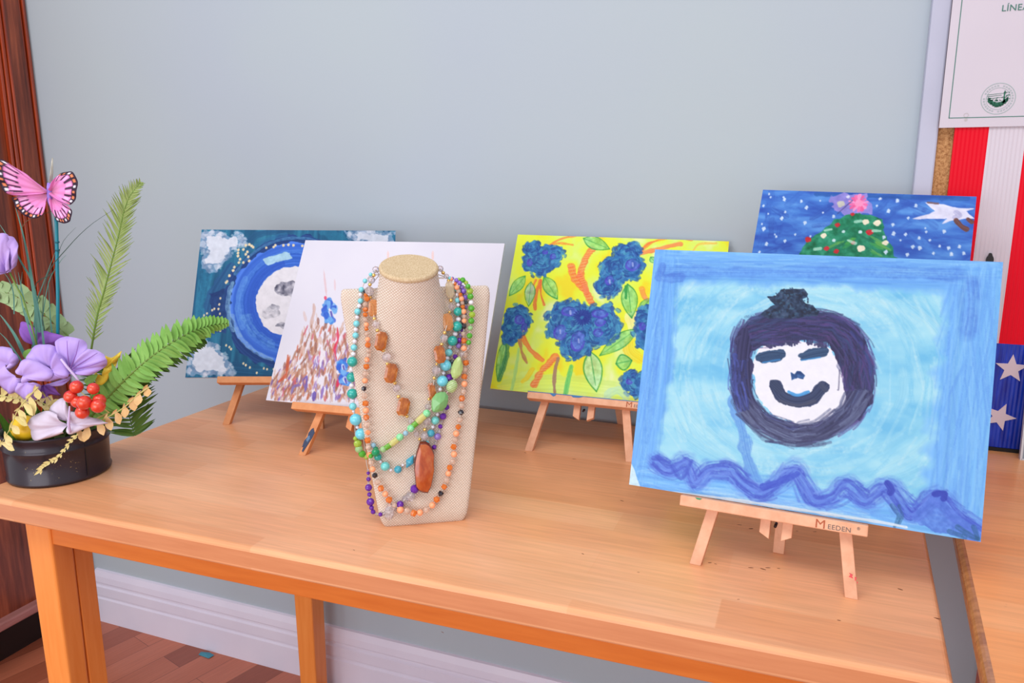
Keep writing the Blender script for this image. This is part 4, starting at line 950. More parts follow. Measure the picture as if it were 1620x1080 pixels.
# ---------------------------------------------------------------- linen bust
BUST_YAW = R(32.2)
bust = empty('necklace_bust', (-0.4678, 0.8691, 0.75), BUST_YAW)
TILT = R(8)
def bfr(x, y, s):
    """bust board frame: x across, y back, s up along the leaning board"""
    return (x, y * math.cos(TILT) + s * math.sin(TILT), s * math.cos(TILT) - y * math.sin(TILT))
mb = MB()
def bust_ring(hw, t, s, bulge=0.0, y0=0.0, n=56):
    out = []
    for k in range(n):
        a = 2 * math.pi * k / n
        ca, sa = math.cos(a), math.sin(a)
        e = 0.22
        x = hw * math.copysign(abs(ca) ** e, ca); y = t / 2 * math.copysign(abs(sa) ** e, sa)
        yy = t / 2 + y
        if y < 0: yy -= bulge * (1 - (x / hw) ** 2)
        out.append(bfr(x, yy + y0, s))
    return out
def loft(m, rings, cap=True):
    n = len(rings[0]); vs = [p for g in rings for p in g]; fs = []
    for i in range(len(rings) - 1):
        for k in range(n): fs.append((i * n + k, i * n + (k + 1) % n, (i + 1) * n + (k + 1) % n, (i + 1) * n + k))
    fs.append(tuple(range(n))[::-1]); fs.append(tuple((len(rings) - 1) * n + k for k in range(n)))
    m.add(vs, fs)
rings = []
for i in range(31):
    u = i / 30; s = 0.3225 * u
    hw = 0.0578 + (0.1015 - 0.0578) * (u ** 0.92)
    inset = 0.0035 * (math.exp(-u * 60) + math.exp(-(1 - u) * 60))
    rings.append(bust_ring(hw - inset, 0.028 - 2 * inset, s, 0.004 * math.sin(math.pi * u), inset))
loft(mb, rings)
neck = []
for s, rx, ry, cy, tl in ((0.150, 0.030, 0.010, 0.016, 0), (0.185, 0.040, 0.018, 0.013, 4), (0.220, 0.046, 0.026, 0.010, 8), (0.255, 0.049, 0.033, 0.006, 12),
                          (0.285, 0.0475, 0.037, 0.001, 17), (0.310, 0.0435, 0.038, -0.006, 21), (0.330, 0.0395, 0.0375, -0.012, 24), (0.3475, 0.0372, 0.0372, -0.018, 27)):
    g = []
    for k in range(56):
        a = 2 * math.pi * k / 56; x = rx * math.cos(a); y = ry * math.sin(a)
        g.append(bfr(x - 0.0105 + max(0, 0.32 - s) * 0.04, cy + y * math.cos(R(tl)), s + y * math.sin(R(tl))))
    neck.append(g)
loft(mb, neck)
bust_body = mb.build('bust_body', linen, bust, smooth=True)
rm = bust_body.modifiers.new('remesh', 'REMESH'); rm.mode = 'VOXEL'; rm.voxel_size = 0.0024; rm.use_smooth_shade = True
sm = bust_body.modifiers.new('smooth', 'SMOOTH'); sm.factor = 0.5; sm.iterations = 7
cap = MB(); cr = []
for dz, rr in ((-0.004, 0.0370), (-0.0025, 0.0385), (0.0, 0.0388), (0.0022, 0.0378), (0.003, 0.036)):
    g = []
    for k in range(56):
        a = 2 * math.pi * k / 56; x = rr * math.cos(a); y = rr * math.sin(a); t = R(27)
        g.append(bfr(x - 0.0105, -0.018 + y * math.cos(t) - dz * math.sin(t), 0.3475 + y * math.sin(t) + dz * math.cos(t)))
    cr.append(g)
loft(cap, cr)
cap.build('neck_cap', jute, bust, smooth=False, bevel=0.0006)
sup = MB()
sup.bar((0, 0.105, 0.0), (0, 0.06, 0.25), 0.05, 0.006, cut='foot')
sup.build('rear_support', linen, bust, bevel=0.001)
BEADS = {
 'turquoise': [(-0.0596,0.0434,0.3377,'sky',0.0025),(-0.0671,0.0423,0.3295,'sky',0.0032),(-0.0723,0.0425,0.3181,'sky',0.0037),(-0.0736,0.0423,0.3116,'pearl',0.0027),(-0.0739,0.0391,0.3039,'sky',0.0037),(-0.0758,0.0386,0.2974,'pearl',0.003),(-0.0782,0.0362,0.2902,'sky',0.0044),(-0.079,0.0369,0.2828,'pearl',0.0027),(-0.0802,0.034,0.2746,'sky',0.0044),(-0.0814,0.0344,0.267,'pearl',0.003),(-0.082,0.0322,0.2594,'sky',0.0042),(-0.0835,0.0326,0.2516,'pearl',0.003),(-0.0847,0.0304,0.2436,'sky',0.0044),(-0.0858,0.0308,0.2349,'pearl',0.0032),(-0.0875,0.0244,0.2261,'teal',0.0068),(-0.0889,0.0418,0.2114,'pearl',0.0036),(-0.0895,0.0404,0.2012,'teal',0.0068),(-0.0901,0.0389,0.1905,'pearl',0.0032),(-0.0896,0.0373,0.1793,'teal',0.0071),(-0.0891,0.036,0.1703,'pearl',0.0023),(-0.0896,0.0349,0.1624,'sky',0.0051),(-0.0891,0.034,0.1558,'pearl',0.0019),(-0.0866,0.0324,0.1446,'aqua',0.0081),(-0.0848,0.031,0.1343,'pearl',0.0023),(-0.0803,0.0297,0.125,'aqua',0.0079),(-0.0696,0.0148,0.1181,'pearl',0.0022),(-0.0647,0.0118,0.1141,'paleblue',0.0037),(-0.0617,0.0108,0.1088,'emerald',0.0037),(-0.0594,0.0078,0.0992,'teal',0.0052),(-0.0559,0.0099,0.0913,'pearl',0.0019),(-0.0503,0.0045,0.0864,'turq',0.0062),(-0.0429,0.0074,0.0795,'pearl',0.0021),(-0.0337,0.004,0.0809,'skyfac',0.0053),(-0.0269,0.0078,0.0851,'pearl',0.0019),(-0.0176,0.004,0.0908,'bicone',0.006,0.0098,20),(-0.0098,0.0088,0.0964,'pearl',0.0017),(-0.0017,0.0071,0.1044,'sky',0.0042),(0.0062,0.0095,0.114,'sky',0.003),(0.0117,0.0091,0.127,'skyfac',0.0053),(0.0149,0.013,0.1346,'pearl',0.0025),(0.0179,0.0111,0.1439,'turq',0.0057),(0.0216,0.0153,0.1506,'pearl',0.0025),(0.0265,0.0198,0.1841,'pearl',0.0029),(0.0292,0.0169,0.1963,'aqua',0.0076),(0.0318,0.0231,0.2057,'pearl',0.0027),(0.0343,0.0196,0.2168,'aqua',0.0076),(0.0373,0.0258,0.2254,'pearl',0.0029),(0.0393,0.0251,0.2329,'sky',0.0051),(0.0415,0.0287,0.2397,'pearl',0.0027),(0.0446,0.0261,0.2485,'teal',0.0069),(0.0489,0.0309,0.2569,'pearl',0.0036),(0.0511,0.0289,0.2673,'teal',0.0072),(0.0537,0.034,0.276,'pearl',0.0036),(0.0532,0.0334,0.2865,'teal',0.006),(0.0543,0.0381,0.2948,'pearl',0.0027),(0.0535,0.0384,0.3012,'sky',0.0036),(0.0536,0.0411,0.3086,'pearl',0.0025),(0.0527,0.0436,0.315,'sky',0.0027),(0.0484,0.0415,0.3241,'pearl',0.0022),(0.0441,0.0424,0.3304,'sky',0.0025)],
 'purple': [(-0.0728,0.0228,0.0758,'clear',0.0017),(-0.0728,0.0222,0.0716,'purplefac',0.0025),(-0.0726,0.0216,0.0672,'clear',0.0015),(-0.0727,0.021,0.0634,'purplefac',0.0032),(-0.0729,0.0203,0.0582,'clear',0.0019),(-0.0731,0.0194,0.052,'purplefac',0.0049),(-0.0726,0.0188,0.0475,'clear',0.0015),(-0.0724,0.0181,0.0427,'purplefac',0.0032),(-0.072,0.0175,0.0381,'clear',0.0017),(-0.0715,0.0167,0.0325,'purplefac',0.0055),(-0.0703,0.0155,0.0244,'purplefac',0.0034),(-0.0684,0.0147,0.0187,'purplefac',0.0034),(-0.0635,0.0143,0.0154,'clear',0.0027),(-0.0589,0.0013,0.02,'purplefac',0.003),(-0.0539,0.0008,0.021,'clear',0.0026),(-0.047,-0.0036,0.0248,'clear',0.0068,0.0113,-8),(-0.0383,0.0004,0.0259,'clear',0.0026),(-0.0325,-0.0013,0.0332,'purplefac',0.0051),(-0.0254,-0.0005,0.0403,'clear',0.0049),(-0.0188,-0.0021,0.0439,'clear',0.0068),(-0.0125,-0.0004,0.0533,'purplefac',0.0061),(-0.005,0.0029,0.0604,'clear',0.0034),(0.0031,0.0051,0.077,'purplefac',0.003),(0.0084,0.0073,0.0918,'clear',0.0027),(0.0124,0.0084,0.1,'purplefac',0.0027),(0.0156,0.0086,0.1073,'purplefac',0.0034),(0.0181,0.0103,0.1129,'clear',0.0025),(0.0206,0.009,0.1217,'lilac',0.0049),(0.0231,0.0124,0.1278,'clear',0.0025),(0.0248,0.0125,0.1345,'purplefac',0.0032),(0.027,0.0143,0.1405,'clear',0.0023),(0.0289,0.013,0.1483,'purplefac',0.0047),(0.0318,0.0162,0.1546,'clear',0.0025),(0.0341,0.0157,0.16,'purplefac',0.0038),(0.0357,0.0209,0.1871,'clear',0.0025),(0.039,0.0203,0.1998,'purplefac',0.0051),(0.0411,0.0249,0.2119,'clear',0.0024),(0.0431,0.0253,0.2199,'darkgrey',0.0033),(0.0479,0.0262,0.2267,'purplefac',0.0034),(0.0509,0.028,0.234,'clear',0.0029),(0.0528,0.0282,0.2409,'lilac',0.0038),(0.0545,0.0294,0.2483,'purplefac',0.0038),(0.0567,0.0315,0.2552,'lilac',0.0029),(0.0582,0.0328,0.2613,'purplefac',0.0025),(0.0604,0.0346,0.272,'lilac',0.0025),(0.063,0.0364,0.2826,'purplefac',0.0025),(0.0644,0.038,0.2914,'lilac',0.0024),(0.0651,0.0387,0.2977,'darkgrey',0.0027),(0.0641,0.0391,0.3044,'purple',0.0036),(0.0623,0.0413,0.3125,'purple',0.0038),(0.0603,0.0432,0.3181,'lilac',0.0033),(0.0571,0.0415,0.3239,'purple',0.0034),(0.053,0.042,0.3275,'purple',0.0032),(0.0477,0.0424,0.3303,'lilac',0.0023)],
 'amber': [(-0.0527,0.0443,0.3436,'crystal',0.0048),(-0.0556,0.0433,0.3367,'gold',0.0025),(-0.0588,0.0424,0.3305,'crystal',0.0049),(-0.0611,0.0416,0.3247,'gold',0.0025),(-0.0621,0.0372,0.3168,'crystal',0.0062),(-0.0614,0.0383,0.3081,'gold',0.0021),(-0.0585,0.0317,0.2953,'paleamber',0.006,0.011,-8),(-0.0573,0.0274,0.2817,'gold',0.0023),(-0.0556,0.0194,0.2755,'crystal',0.0044),(-0.0538,0.0193,0.2676,'gold',0.0025),(-0.05,0.011,0.2549,'amber',0.0079,0.0123,-12),(-0.0474,0.0159,0.2416,'gold',0.0027),(-0.0435,0.0105,0.2336,'crystal',0.006),(-0.0427,0.0168,0.2231,'gold',0.0023),(-0.0386,0.0123,0.2113,'amber',0.0084,0.0128,-13),(-0.0336,0.0174,0.1967,'gold',0.0025),(-0.0316,0.0153,0.1898,'crystal',0.005),(-0.0295,0.0163,0.1779,'gold',0.0026),(-0.024,0.0105,0.1653,'amber',0.0084,0.0122,-14),(-0.0192,0.0126,0.1514,'gold',0.0023),(-0.015,0.0102,0.1451,'crystal',0.0036),(-0.011,0.0104,0.1354,'gold',0.0021),(-0.0077,0.0075,0.1274,'crystal',0.0038),(-0.0035,0.008,0.1201,'gold',0.0023),('PENDANT',),(0.0029,0.0055,0.1244,'crystal',0.0053),(0.0036,0.0092,0.1326,'gold',0.0026),(0.0067,0.0077,0.144,'crystal',0.0057),(0.0083,0.0125,0.1532,'gold',0.0023),(0.0084,0.0119,0.1631,'crystal',0.0041),(0.0108,0.0155,0.1726,'gold',0.0021),(0.0148,0.0152,0.1832,'amber',0.0053,0.0113,8),(0.0184,0.0152,0.2015,'gold',0.0025),(0.0208,0.0106,0.2126,'crystal',0.0059),(0.0218,0.014,0.2205,'gold',0.002),(0.0256,0.0094,0.2345,'amber',0.0075,0.0116,8),(0.0288,0.013,0.2472,'gold',0.0025),(0.0313,0.01,0.2559,'crystal',0.005),(0.0332,0.0152,0.262,'gold',0.0025),(0.0385,0.0239,0.2746,'paleamber',0.0069,0.0115,8),(0.0421,0.034,0.286,'gold',0.002),(0.0447,0.0333,0.2937,'crystal',0.0042),(0.0444,0.0362,0.3014,'gold',0.0027),(0.0435,0.0388,0.3159,'paleyellow',0.0058,0.0112,4),(0.0422,0.042,0.3273,'gold',0.0023),(0.0395,0.0428,0.3332,'crystal',0.0036),(0.0354,0.0434,0.3377,'gold',0.0025),(0.0316,0.0442,0.3431,'crystal',0.0045)],
 'orange': [(-0.068,0.0398,0.316,'blackfac',0.0027),(-0.0666,0.037,0.3116,'orange',0.0035),(-0.0655,0.0349,0.3069,'orange',0.0042),(-0.0683,0.0342,0.2996,'clearo',0.0035),(-0.0682,0.0328,0.2931,'orange',0.0039),(-0.0685,0.0319,0.2867,'orange',0.0037),(-0.0688,0.0314,0.2797,'clearo',0.0032),(-0.0676,0.03,0.2736,'peach',0.0035),(-0.0678,0.0295,0.268,'orange',0.0032),(-0.0676,0.0283,0.2614,'clearo',0.0034),(-0.0666,0.027,0.2544,'peach',0.0035),(-0.0666,0.025,0.2473,'orange',0.0044),(-0.0662,0.0251,0.2395,'clearo',0.0032),(-0.0666,0.0241,0.2337,'clearo',0.0034),(-0.0685,0.0227,0.2283,'peachsq',0.0041),(-0.0697,0.0211,0.2197,'orange',0.0046),(-0.0715,0.0202,0.21,'clearo',0.0043),(-0.0722,0.0195,0.2011,'peach',0.0039),(-0.074,0.0183,0.1906,'blackfac',0.0039),(-0.0736,0.0169,0.1812,'clearo',0.0041),(-0.0727,0.015,0.1712,'orange',0.0047),(-0.0725,0.0142,0.162,'peach',0.0043),(-0.0725,0.0127,0.153,'orange',0.0047),(-0.072,0.0114,0.1427,'clearo',0.0047),(-0.0709,0.0105,0.1327,'peachsq',0.0041),(-0.0717,0.0086,0.1227,'orange',0.0049),(-0.0713,0.0082,0.1131,'clearo',0.0041),(-0.0701,0.0066,0.103,'peachsq',0.0045),(-0.0683,0.005,0.0925,'clearo',0.0041),(-0.0668,0.0034,0.0841,'peach',0.0041),(-0.0642,0.0025,0.0754,'blackfac',0.0043),(-0.061,0.0013,0.0663,'clearo',0.0041),(-0.057,-0.001,0.058,'orange',0.0049),(-0.0515,-0.0017,0.0499,'peach',0.0041),(-0.0469,-0.0039,0.0421,'orange',0.0051),(-0.0401,-0.0038,0.0339,'clearo',0.0038),(-0.0325,-0.0056,0.0276,'peach',0.0047),(-0.0239,-0.0058,0.0248,'clearo',0.0046),(-0.015,-0.0068,0.0217,'orange',0.0051),(-0.0066,-0.0061,0.0216,'peach',0.0044),(0.002,-0.0057,0.0242,'clearo',0.0042),(0.0103,-0.0052,0.0304,'peach',0.0044),(0.0162,-0.0049,0.0382,'orange',0.005),(0.0221,-0.0034,0.0454,'blackfac',0.0044),(0.0269,-0.0023,0.0541,'orange',0.0044),(0.0303,-0.0011,0.0629,'clearo',0.0042),(0.0332,0.0,0.0719,'peach',0.0042),(0.0353,0.0006,0.0798,'orange',0.0046),(0.039,0.0022,0.0875,'clearo',0.004),(0.0417,0.0032,0.0975,'peach',0.0044),(0.0414,0.004,0.1076,'orange',0.0048),(0.0437,0.0062,0.1166,'clearo',0.0038),(0.0454,0.0068,0.1252,'peach',0.0044),(0.0483,0.008,0.1339,'orange',0.0044),(0.0506,0.0098,0.1431,'clearo',0.004),(0.0526,0.0108,0.1533,'blackfac',0.0044),(0.0536,0.0122,0.1618,'clearo',0.0042),(0.0544,0.0129,0.172,'orange',0.0049),(0.0565,0.015,0.1807,'clearo',0.0042),(0.0585,0.0164,0.1909,'peach',0.0044),(0.0588,0.0175,0.2008,'orange',0.0047),(0.0599,0.0195,0.2096,'clearo',0.004),(0.0615,0.0203,0.2191,'orange',0.0047),(0.0605,0.0223,0.2291,'clearo',0.0042),(0.0595,0.0236,0.2383,'peach',0.0042),(0.0597,0.0246,0.2485,'orange',0.0047),(0.0593,0.0271,0.2572,'clearo',0.0036),(0.0604,0.0281,0.2673,'blackfac',0.0042),(0.0611,0.0298,0.2743,'peach',0.0036),(0.0612,0.0312,0.2802,'clearo',0.0033),(0.0608,0.0316,0.2867,'peach',0.0038),(0.0599,0.033,0.2929,'orange',0.0034),(0.0595,0.0344,0.298,'clearo',0.0029),(0.0585,0.0348,0.3036,'peach',0.0036),(0.0571,0.0362,0.3087,'orange',0.0033),(0.055,0.038,0.3132,'clearo',0.0031),(0.0531,0.0394,0.3181,'peach',0.0036),(0.0505,0.0414,0.3232,'orange',0.0032),(0.0462,0.0423,0.3295,'peach',0.0027)],
 'green': [(-0.088,0.0289,0.1194,'lime',0.0032),(-0.0851,0.0279,0.1122,'lime',0.0057),(-0.0839,0.0269,0.105,'palegreen',0.0053),(-0.0799,0.0259,0.0981,'green',0.0051),(-0.0745,0.0253,0.0939,'lime',0.0038),(-0.0685,0.004,0.1023,'green',0.0034),(-0.062,0.0016,0.1075,'emerald',0.0056),(-0.0521,0.0024,0.1111,'palegreen',0.0043),(-0.0449,0.0027,0.1148,'greentube',0.0041,0.0053,-62),(-0.0377,0.0027,0.1201,'yellowtube',0.0045,0.0064,-55),(-0.0298,0.0027,0.1263,'greenpearl',0.0051),(-0.022,0.0045,0.1306,'paleblue',0.0036),(-0.0151,0.0036,0.1373,'greenpearl',0.0051),(-0.0084,0.0051,0.1426,'greentube',0.0041,0.0056,-55),(-0.0014,0.0048,0.1493,'yellowtube',0.0051,0.0072,-50),(0.0063,0.0057,0.1559,'greenpearl',0.0053),(0.0232,0.0047,0.1702,'nugget',0.0117,0.0161,-32),(0.0411,0.0114,0.1899,'egg',0.0073,0.0091,-25),(0.0489,0.0143,0.2132,'palenugget',0.0083,0.0167,-14),(0.0562,0.0198,0.2309,'clear',0.0036),(0.0652,0.0226,0.2379,'clear',0.0024),(0.0658,0.0226,0.2461,'green',0.0036),(0.0673,0.0236,0.255,'green',0.004),(0.0686,0.0256,0.2651,'palegreen',0.0036),(0.0702,0.0264,0.2746,'green',0.0044),(0.0714,0.0275,0.2829,'lime',0.0045),(0.0708,0.029,0.2912,'green',0.0044),(0.0708,0.0313,0.2987,'pearl',0.0033),(0.0701,0.0318,0.3068,'green',0.0044),(0.0695,0.0333,0.3138,'lime',0.0047),(0.0668,0.0305,0.3206,'green',0.0036),(0.0656,0.0415,0.324,'lime',0.0032),(0.0614,0.042,0.3277,'green',0.0038),(0.0561,0.0422,0.3287,'lime',0.0025)],
 'PEND': [(-0.0035,0.0044,0.1177),(0.004,0.0044,0.1178),(0.0086,0.0041,0.1147),(0.0127,0.0034,0.1077),(0.0151,0.0026,0.1009),(0.014,0.0013,0.0896),(0.0144,0.0002,0.08),(0.0122,-0.0012,0.0687),(0.0092,-0.0026,0.0565),(0.0046,-0.0035,0.0486),(-0.0019,-0.0035,0.0497),(-0.0075,-0.0031,0.0526),(-0.011,-0.0024,0.058),(-0.0119,-0.001,0.0705),(-0.0125,0.0003,0.0819),(-0.0113,0.0016,0.0932),(-0.0086,0.0029,0.1044),(-0.0059,0.0037,0.1118)],
}
# ---------------------------------------------------------------- necklaces
tag(bust, 'beige linen bust form with a flat round neck, draped in bead necklaces', 'jewellery bust')
def ico(sub, flat=False):
    bm = bmesh.new(); bmesh.ops.create_icosphere(bm, subdivisions=sub, radius=1.0)
    v = [tuple(x.co) for x in bm.verts]; f = [tuple(q.index for q in p.verts) for p in bm.faces]; bm.free(); return v, f
def mesh_of(name, v, f, material, smooth):
    me = bpy.data.meshes.new(name); me.from_pydata(v, [], f); me.materials.append(material)
    me.polygons.foreach_set('use_smooth', [smooth] * len(f)); me.update(); return me
def lathe_vf(prof, n):
    m = MB(); m.lathe(prof, n); return m.v, m.f
def marbled(name, a, b, c, rough=0.12):
    m = mat(name, a, rough, coat=0.6); n = noise(m, coords(m, (1, 1, 1)), 1.6, 5, 0.6)
    lk(m, ramp(m, n, [(0.3, a), (0.55, b), (0.78, c)]), bsdf(m).inputs['Base Color']); return m
def gem(name, c, tr=0.55, rough=0.05, ior=1.5): return mat(name, c, rough, trans=tr, ior=1.42, coat=0.15)
S2 = ico(3); S1 = ico(2); F1 = ico(1)
tubev = lathe_vf([(0.0, -1), (0.80, -1), (0.92, -0.85), (0.92, 0.85), (0.80, 1), (0.0, 1)], 16)
bicv = lathe_vf([(0.06, -1), (0.9, -0.08), (0.9, 0.08), (0.06, 1)], 8)
def cut_gem():
    """elongated eight sided step cut bead"""
    v = []; f = []
    lv = [(-0.50, 0.55, 0.80), (-0.22, 0.95, 1.0), (0.22, 0.95, 1.0), (0.50, 0.55, 0.80)]
    for y, sx, sz in lv:
        for px, pz in ((-0.5, -1), (0.5, -1), (1, -0.62), (1, 0.62), (0.5, 1), (-0.5, 1), (-1, 0.62), (-1, -0.62)):
            v.append((px * sx, y, pz * sz))
    for i in range(3):
        for k in range(8): f.append((i * 8 + k, i * 8 + (k + 1) % 8, (i + 1) * 8 + (k + 1) % 8, (i + 1) * 8 + k))
    f.append(tuple(range(8))[::-1]); f.append(tuple(24 + k for k in range(8))); return v, f
cg = cut_gem()
def nug(seed, amp=0.14):
    v, f = ico(2); g = random.Random(seed)
    dirs = [Vector((g.uniform(-1, 1), g.uniform(-1, 1), g.uniform(-1, 1))).normalized() for _ in range(11)]
    out = []
    for p in v:
        p = Vector(p); 
        for d in dirs:
            e = p.dot(d) - 0.80
            if e > 0: p = p - d * e
        out.append((p.x, p.y * 0.72, p.z))
    return out, f
amber_glass = marbled('amber_glass', (160, 78, 22), (206, 118, 42), (240, 180, 104), 0.08)
bsdf(amber_glass).inputs['Transmission Weight'].default_value = 0.35
KIND = {
 'sky': ('turquoise_bead', S2, marbled('sky_turquoise', (96, 196, 210), (130, 214, 222), (70, 168, 190)), True),
 'turq': ('turquoise_bead', S2, marbled('soft_turquoise', (96, 196, 194), (120, 208, 204), (70, 176, 180)), True),
 'aqua': ('aqua_bead', S2, marbled('aqua_stone', (92, 196, 220), (120, 210, 228), (60, 160, 190)), True),
 'teal': ('teal_bead', S2, marbled('teal_stone', (28, 160, 150), (36, 172, 160), (16, 130, 126)), True),
 'pearl': ('pearl_bead', S2, mat('pearl', (232, 226, 236), 0.18, coat=0.7), True),
 'skyfac': ('blue_faceted_bead', S1, gem('blue_crystal', (84, 190, 214), 0.35), False),
 'bicone': ('blue_faceted_bead', bicv, gem('blue_crystal_long', (84, 190, 220), 0.35), False),
 'paleblue': ('pale_blue_bead', S2, gem('pale_blue_glass', (170, 214, 236), 0.3), True),
 'emerald': ('green_faceted_bead', S1, gem('emerald_glass', (30, 160, 104), 0.25), False),
 'clear': ('clear_bead', S1, gem('clear_crystal', (250, 246, 252), 0.88, 0.03), False),
 'crystal': ('crystal_bead', S1, gem('smoky_crystal', (246, 238, 244), 0.85, 0.03), False),
 'clearo': ('clear_bead', S1, gem('peach_crystal', (250, 222, 204), 0.65, 0.05), False),
 'gold': ('gold_bead', S2, mat('gold', (240, 200, 120), 0.18, metal=0.85), True),
 'amber': ('amber_bead', cg, amber_glass, False),
 'paleamber': ('amber_bead', cg, gem('pale_amber_glass', (244, 178, 112), 0.7, 0.06), False),
 'paleyellow': ('pale_glass_bead', cg, gem('pale_straw_glass', (236, 220, 190), 0.65, 0.06), False),
 'purplefac': ('violet_faceted_bead', S1, gem('violet_crystal', (112, 44, 172), 0.2), False),
 'purple': ('violet_bead', S2, marbled('violet_stone', (118, 80, 190), (136, 100, 204), (96, 60, 168)), True),
 'lilac': ('lilac_bead', S1, gem('lilac_crystal', (168, 136, 220), 0.4), False),
 'darkgrey': ('grey_bead', S1, gem('grey_crystal', (84, 96, 104), 0.3), False),
 'orange': ('orange_faceted_bead', F1, gem('orange_crystal', (250, 140, 56), 0.45), False),
 'peach': ('peach_bead', S2, mat('peach_stone', (250, 166, 120), 0.3, coat=0.3), True),
 'peachsq': ('peach_cube_bead', F1, mat('peach_cut_stone', (246, 156, 106), 0.2, coat=0.4), False),
 'blackfac': ('black_faceted_bead', F1, mat('jet', (38, 34, 44), 0.12, coat=0.8), False),
 'lime': ('lime_bead', S1, gem('lime_glass', (184, 216, 80), 0.35), False),
 'green': ('green_bead', S1, gem('green_glass', (96, 190, 62), 0.25), False),
 'palegreen': ('pale_green_bead', S2, gem('pale_green_glass', (176, 222, 156), 0.35), True),
 'greenpearl': ('green_cats_eye_bead', S2, marbled('cats_eye_green', (70, 184, 110), (150, 228, 170), (60, 170, 100), 0.1), True),
 'greentube': ('green_tube_bead', tubev, mat('moss_stone', (98, 166, 44), 0.25, coat=0.4), True),
 'yellowtube': ('yellow_tube_bead', tubev, gem('lemon_glass', (238, 234, 150), 0.45), True),
 'nugget': ('green_nugget_bead', nug(4), gem('aventurine', (134, 196, 124), 0.18, 0.12), False),
 'palenugget': ('pale_green_nugget_bead', nug(9), gem('prehnite', (196, 220, 142), 0.2, 0.15), False),
 'egg': ('striped_glass_bead', S2, gem('striped_glass', (190, 224, 130), 0.4), True),
}
_m = KIND['egg'][2]; _w = nd(_m, 'ShaderNodeTexWave', wave_type='BANDS', bands_direction='Z'); _w.inputs['Scale'].default_value = 1.3; _w.inputs['Distortion'].default_value = 0.8; lk(_m, coords(_m, (1, 1, 1)), _w.inputs[0])
lk(_m, ramp(_m, _w.outputs[1], [(0.62, (178, 216, 110)), (0.80, (240, 250, 232))]), bsdf(_m).inputs['Base Color'])
MESH = {k: mesh_of(v[0], v[1][0], v[1][1], v[2], v[3]) for k, v in KIND.items()}
LABELS = {
 'turquoise': 'turquoise, teal and pearl bead necklace with two big aqua beads in the loop',
 'purple': 'violet and clear crystal bead necklace, lowest loop at the left foot of the bust',
 'amber': 'crystal and gold bead necklace of amber glass oblongs with a large agate pendant',
 'orange': 'long orange and peach bead necklace with a few black faceted beads',
 'green': 'green and yellow bead necklace with a large pale green nugget bead',
}
# each cord goes on behind the neck in one loop
BACK = {'turquoise': 1, 'purple': 0, 'amber': 1, 'orange': 1, 'green': 0}
cord_m = mat('clear_cord', (214, 200, 190), 0.4)
bead_rnd = random.Random(11)
for key in ('turquoise', 'purple', 'amber', 'orange', 'green'):
    root = empty('bead_necklace', tuple(bust.location), BUST_YAW)
    tag(root, LABELS[key], 'necklace', 'bead necklaces on the linen bust')
    pts = []
    for b in BEADS[key]:
        if b[0] == 'PENDANT': continue
        pts.append(Vector(b[:3]))
        o = bpy.data.objects.new(KIND[b[3]][0], MESH[b[3]]); COL.objects.link(o); o.parent = root
        o.location = b[:3]; r = b[4]
        if len(b) > 5:
            o.scale = (r, r * (0.75 if b[3] in ('amber', 'paleamber', 'paleyellow') else 0.9), b[5])
            o.rotation_euler = (-TILT, R(-b[6]), 0) if b[3] != 'bicone' else (0, R(-b[6]) + R(50), 0)
        else:
            o.scale = (r, r, r)
            o.rotation_euler = (bead_rnd.uniform(0, 3), bead_rnd.uniform(0, 3), bead_rnd.uniform(0, 3))
    # cord
    loop = list(pts)
    if BACK[key]:
        a, b = pts[-1], pts[0]; z = 0.335
        loop += [Vector((0.026, 0.060, z)), Vector((0.014, 0.074, z)), Vector((-0.0105, 0.080, z - 0.001)), Vector((-0.034, 0.075, z)), Vector((-0.048, 0.058, z)), b]
    elif key == 'purple':
        loop += [Vector((0.040, 0.074, 0.328)), Vector((0.01, 0.088, 0.325)), Vector((-0.05, 0.088, 0.31)), Vector((-0.085, 0.080, 0.25)), Vector((-0.080, 0.062, 0.14)), Vector((-0.0745, 0.035, 0.08)), pts[0]]
    else:
        loop += [Vector((0.044, 0.076, 0.326)), Vector((0.01, 0.091, 0.325)), Vector((-0.05, 0.092, 0.31)), Vector((-0.092, 0.082, 0.25)), Vector((-0.088, 0.062, 0.16)), pts[0]]
    m = MB(); m.tube(loop, 0.0006, 5); m.build('cord', cord_m, root, smooth=True)
    if key == 'amber':
        P = [Vector(p) for p in BEADS['PEND']]; c = sum(P, Vector()) / len(P); n = len(P)
        m = MB(); vs = []
        for dy, s in ((0.004, 0.90), (0.002, 1.0), (-0.003, 1.0), (-0.0052, 0.93), (-0.0070, 0.60)):
            vs += [tuple(c + (p - c) * s + Vector((0, dy, 0))) for p in P]
        fs = []
        for i in range(4):
            for k in range(n): fs.append((i * n + k, i * n + (k + 1) % n, (i + 1) * n + (k + 1) % n, (i + 1) * n + k))
        m.add(vs, fs[:3 * n] , 1); m.add(vs, fs[3 * n:] + [tuple(range(n)), tuple(range(4 * n, 5 * n))[::-1]], 0)
        ag = mat('agate', (196, 92, 36), 0.12, coat=0.6, trans=0.15)
        v = coords(ag, (30, 30, 14)); nn = noise(ag, v, 2.2, 4, 0.6)
        lk(ag, ramp(ag, nn, [(0.3, (124, 38, 12)), (0.5, (184, 78, 26)), (0.7, (206, 122, 60))]), bsdf(ag).inputs['Base Color'])
        m.build('agate_pendant', [ag, mat('agate_rim', (110, 38, 18), 0.3, coat=0.4)], root, smooth=True)
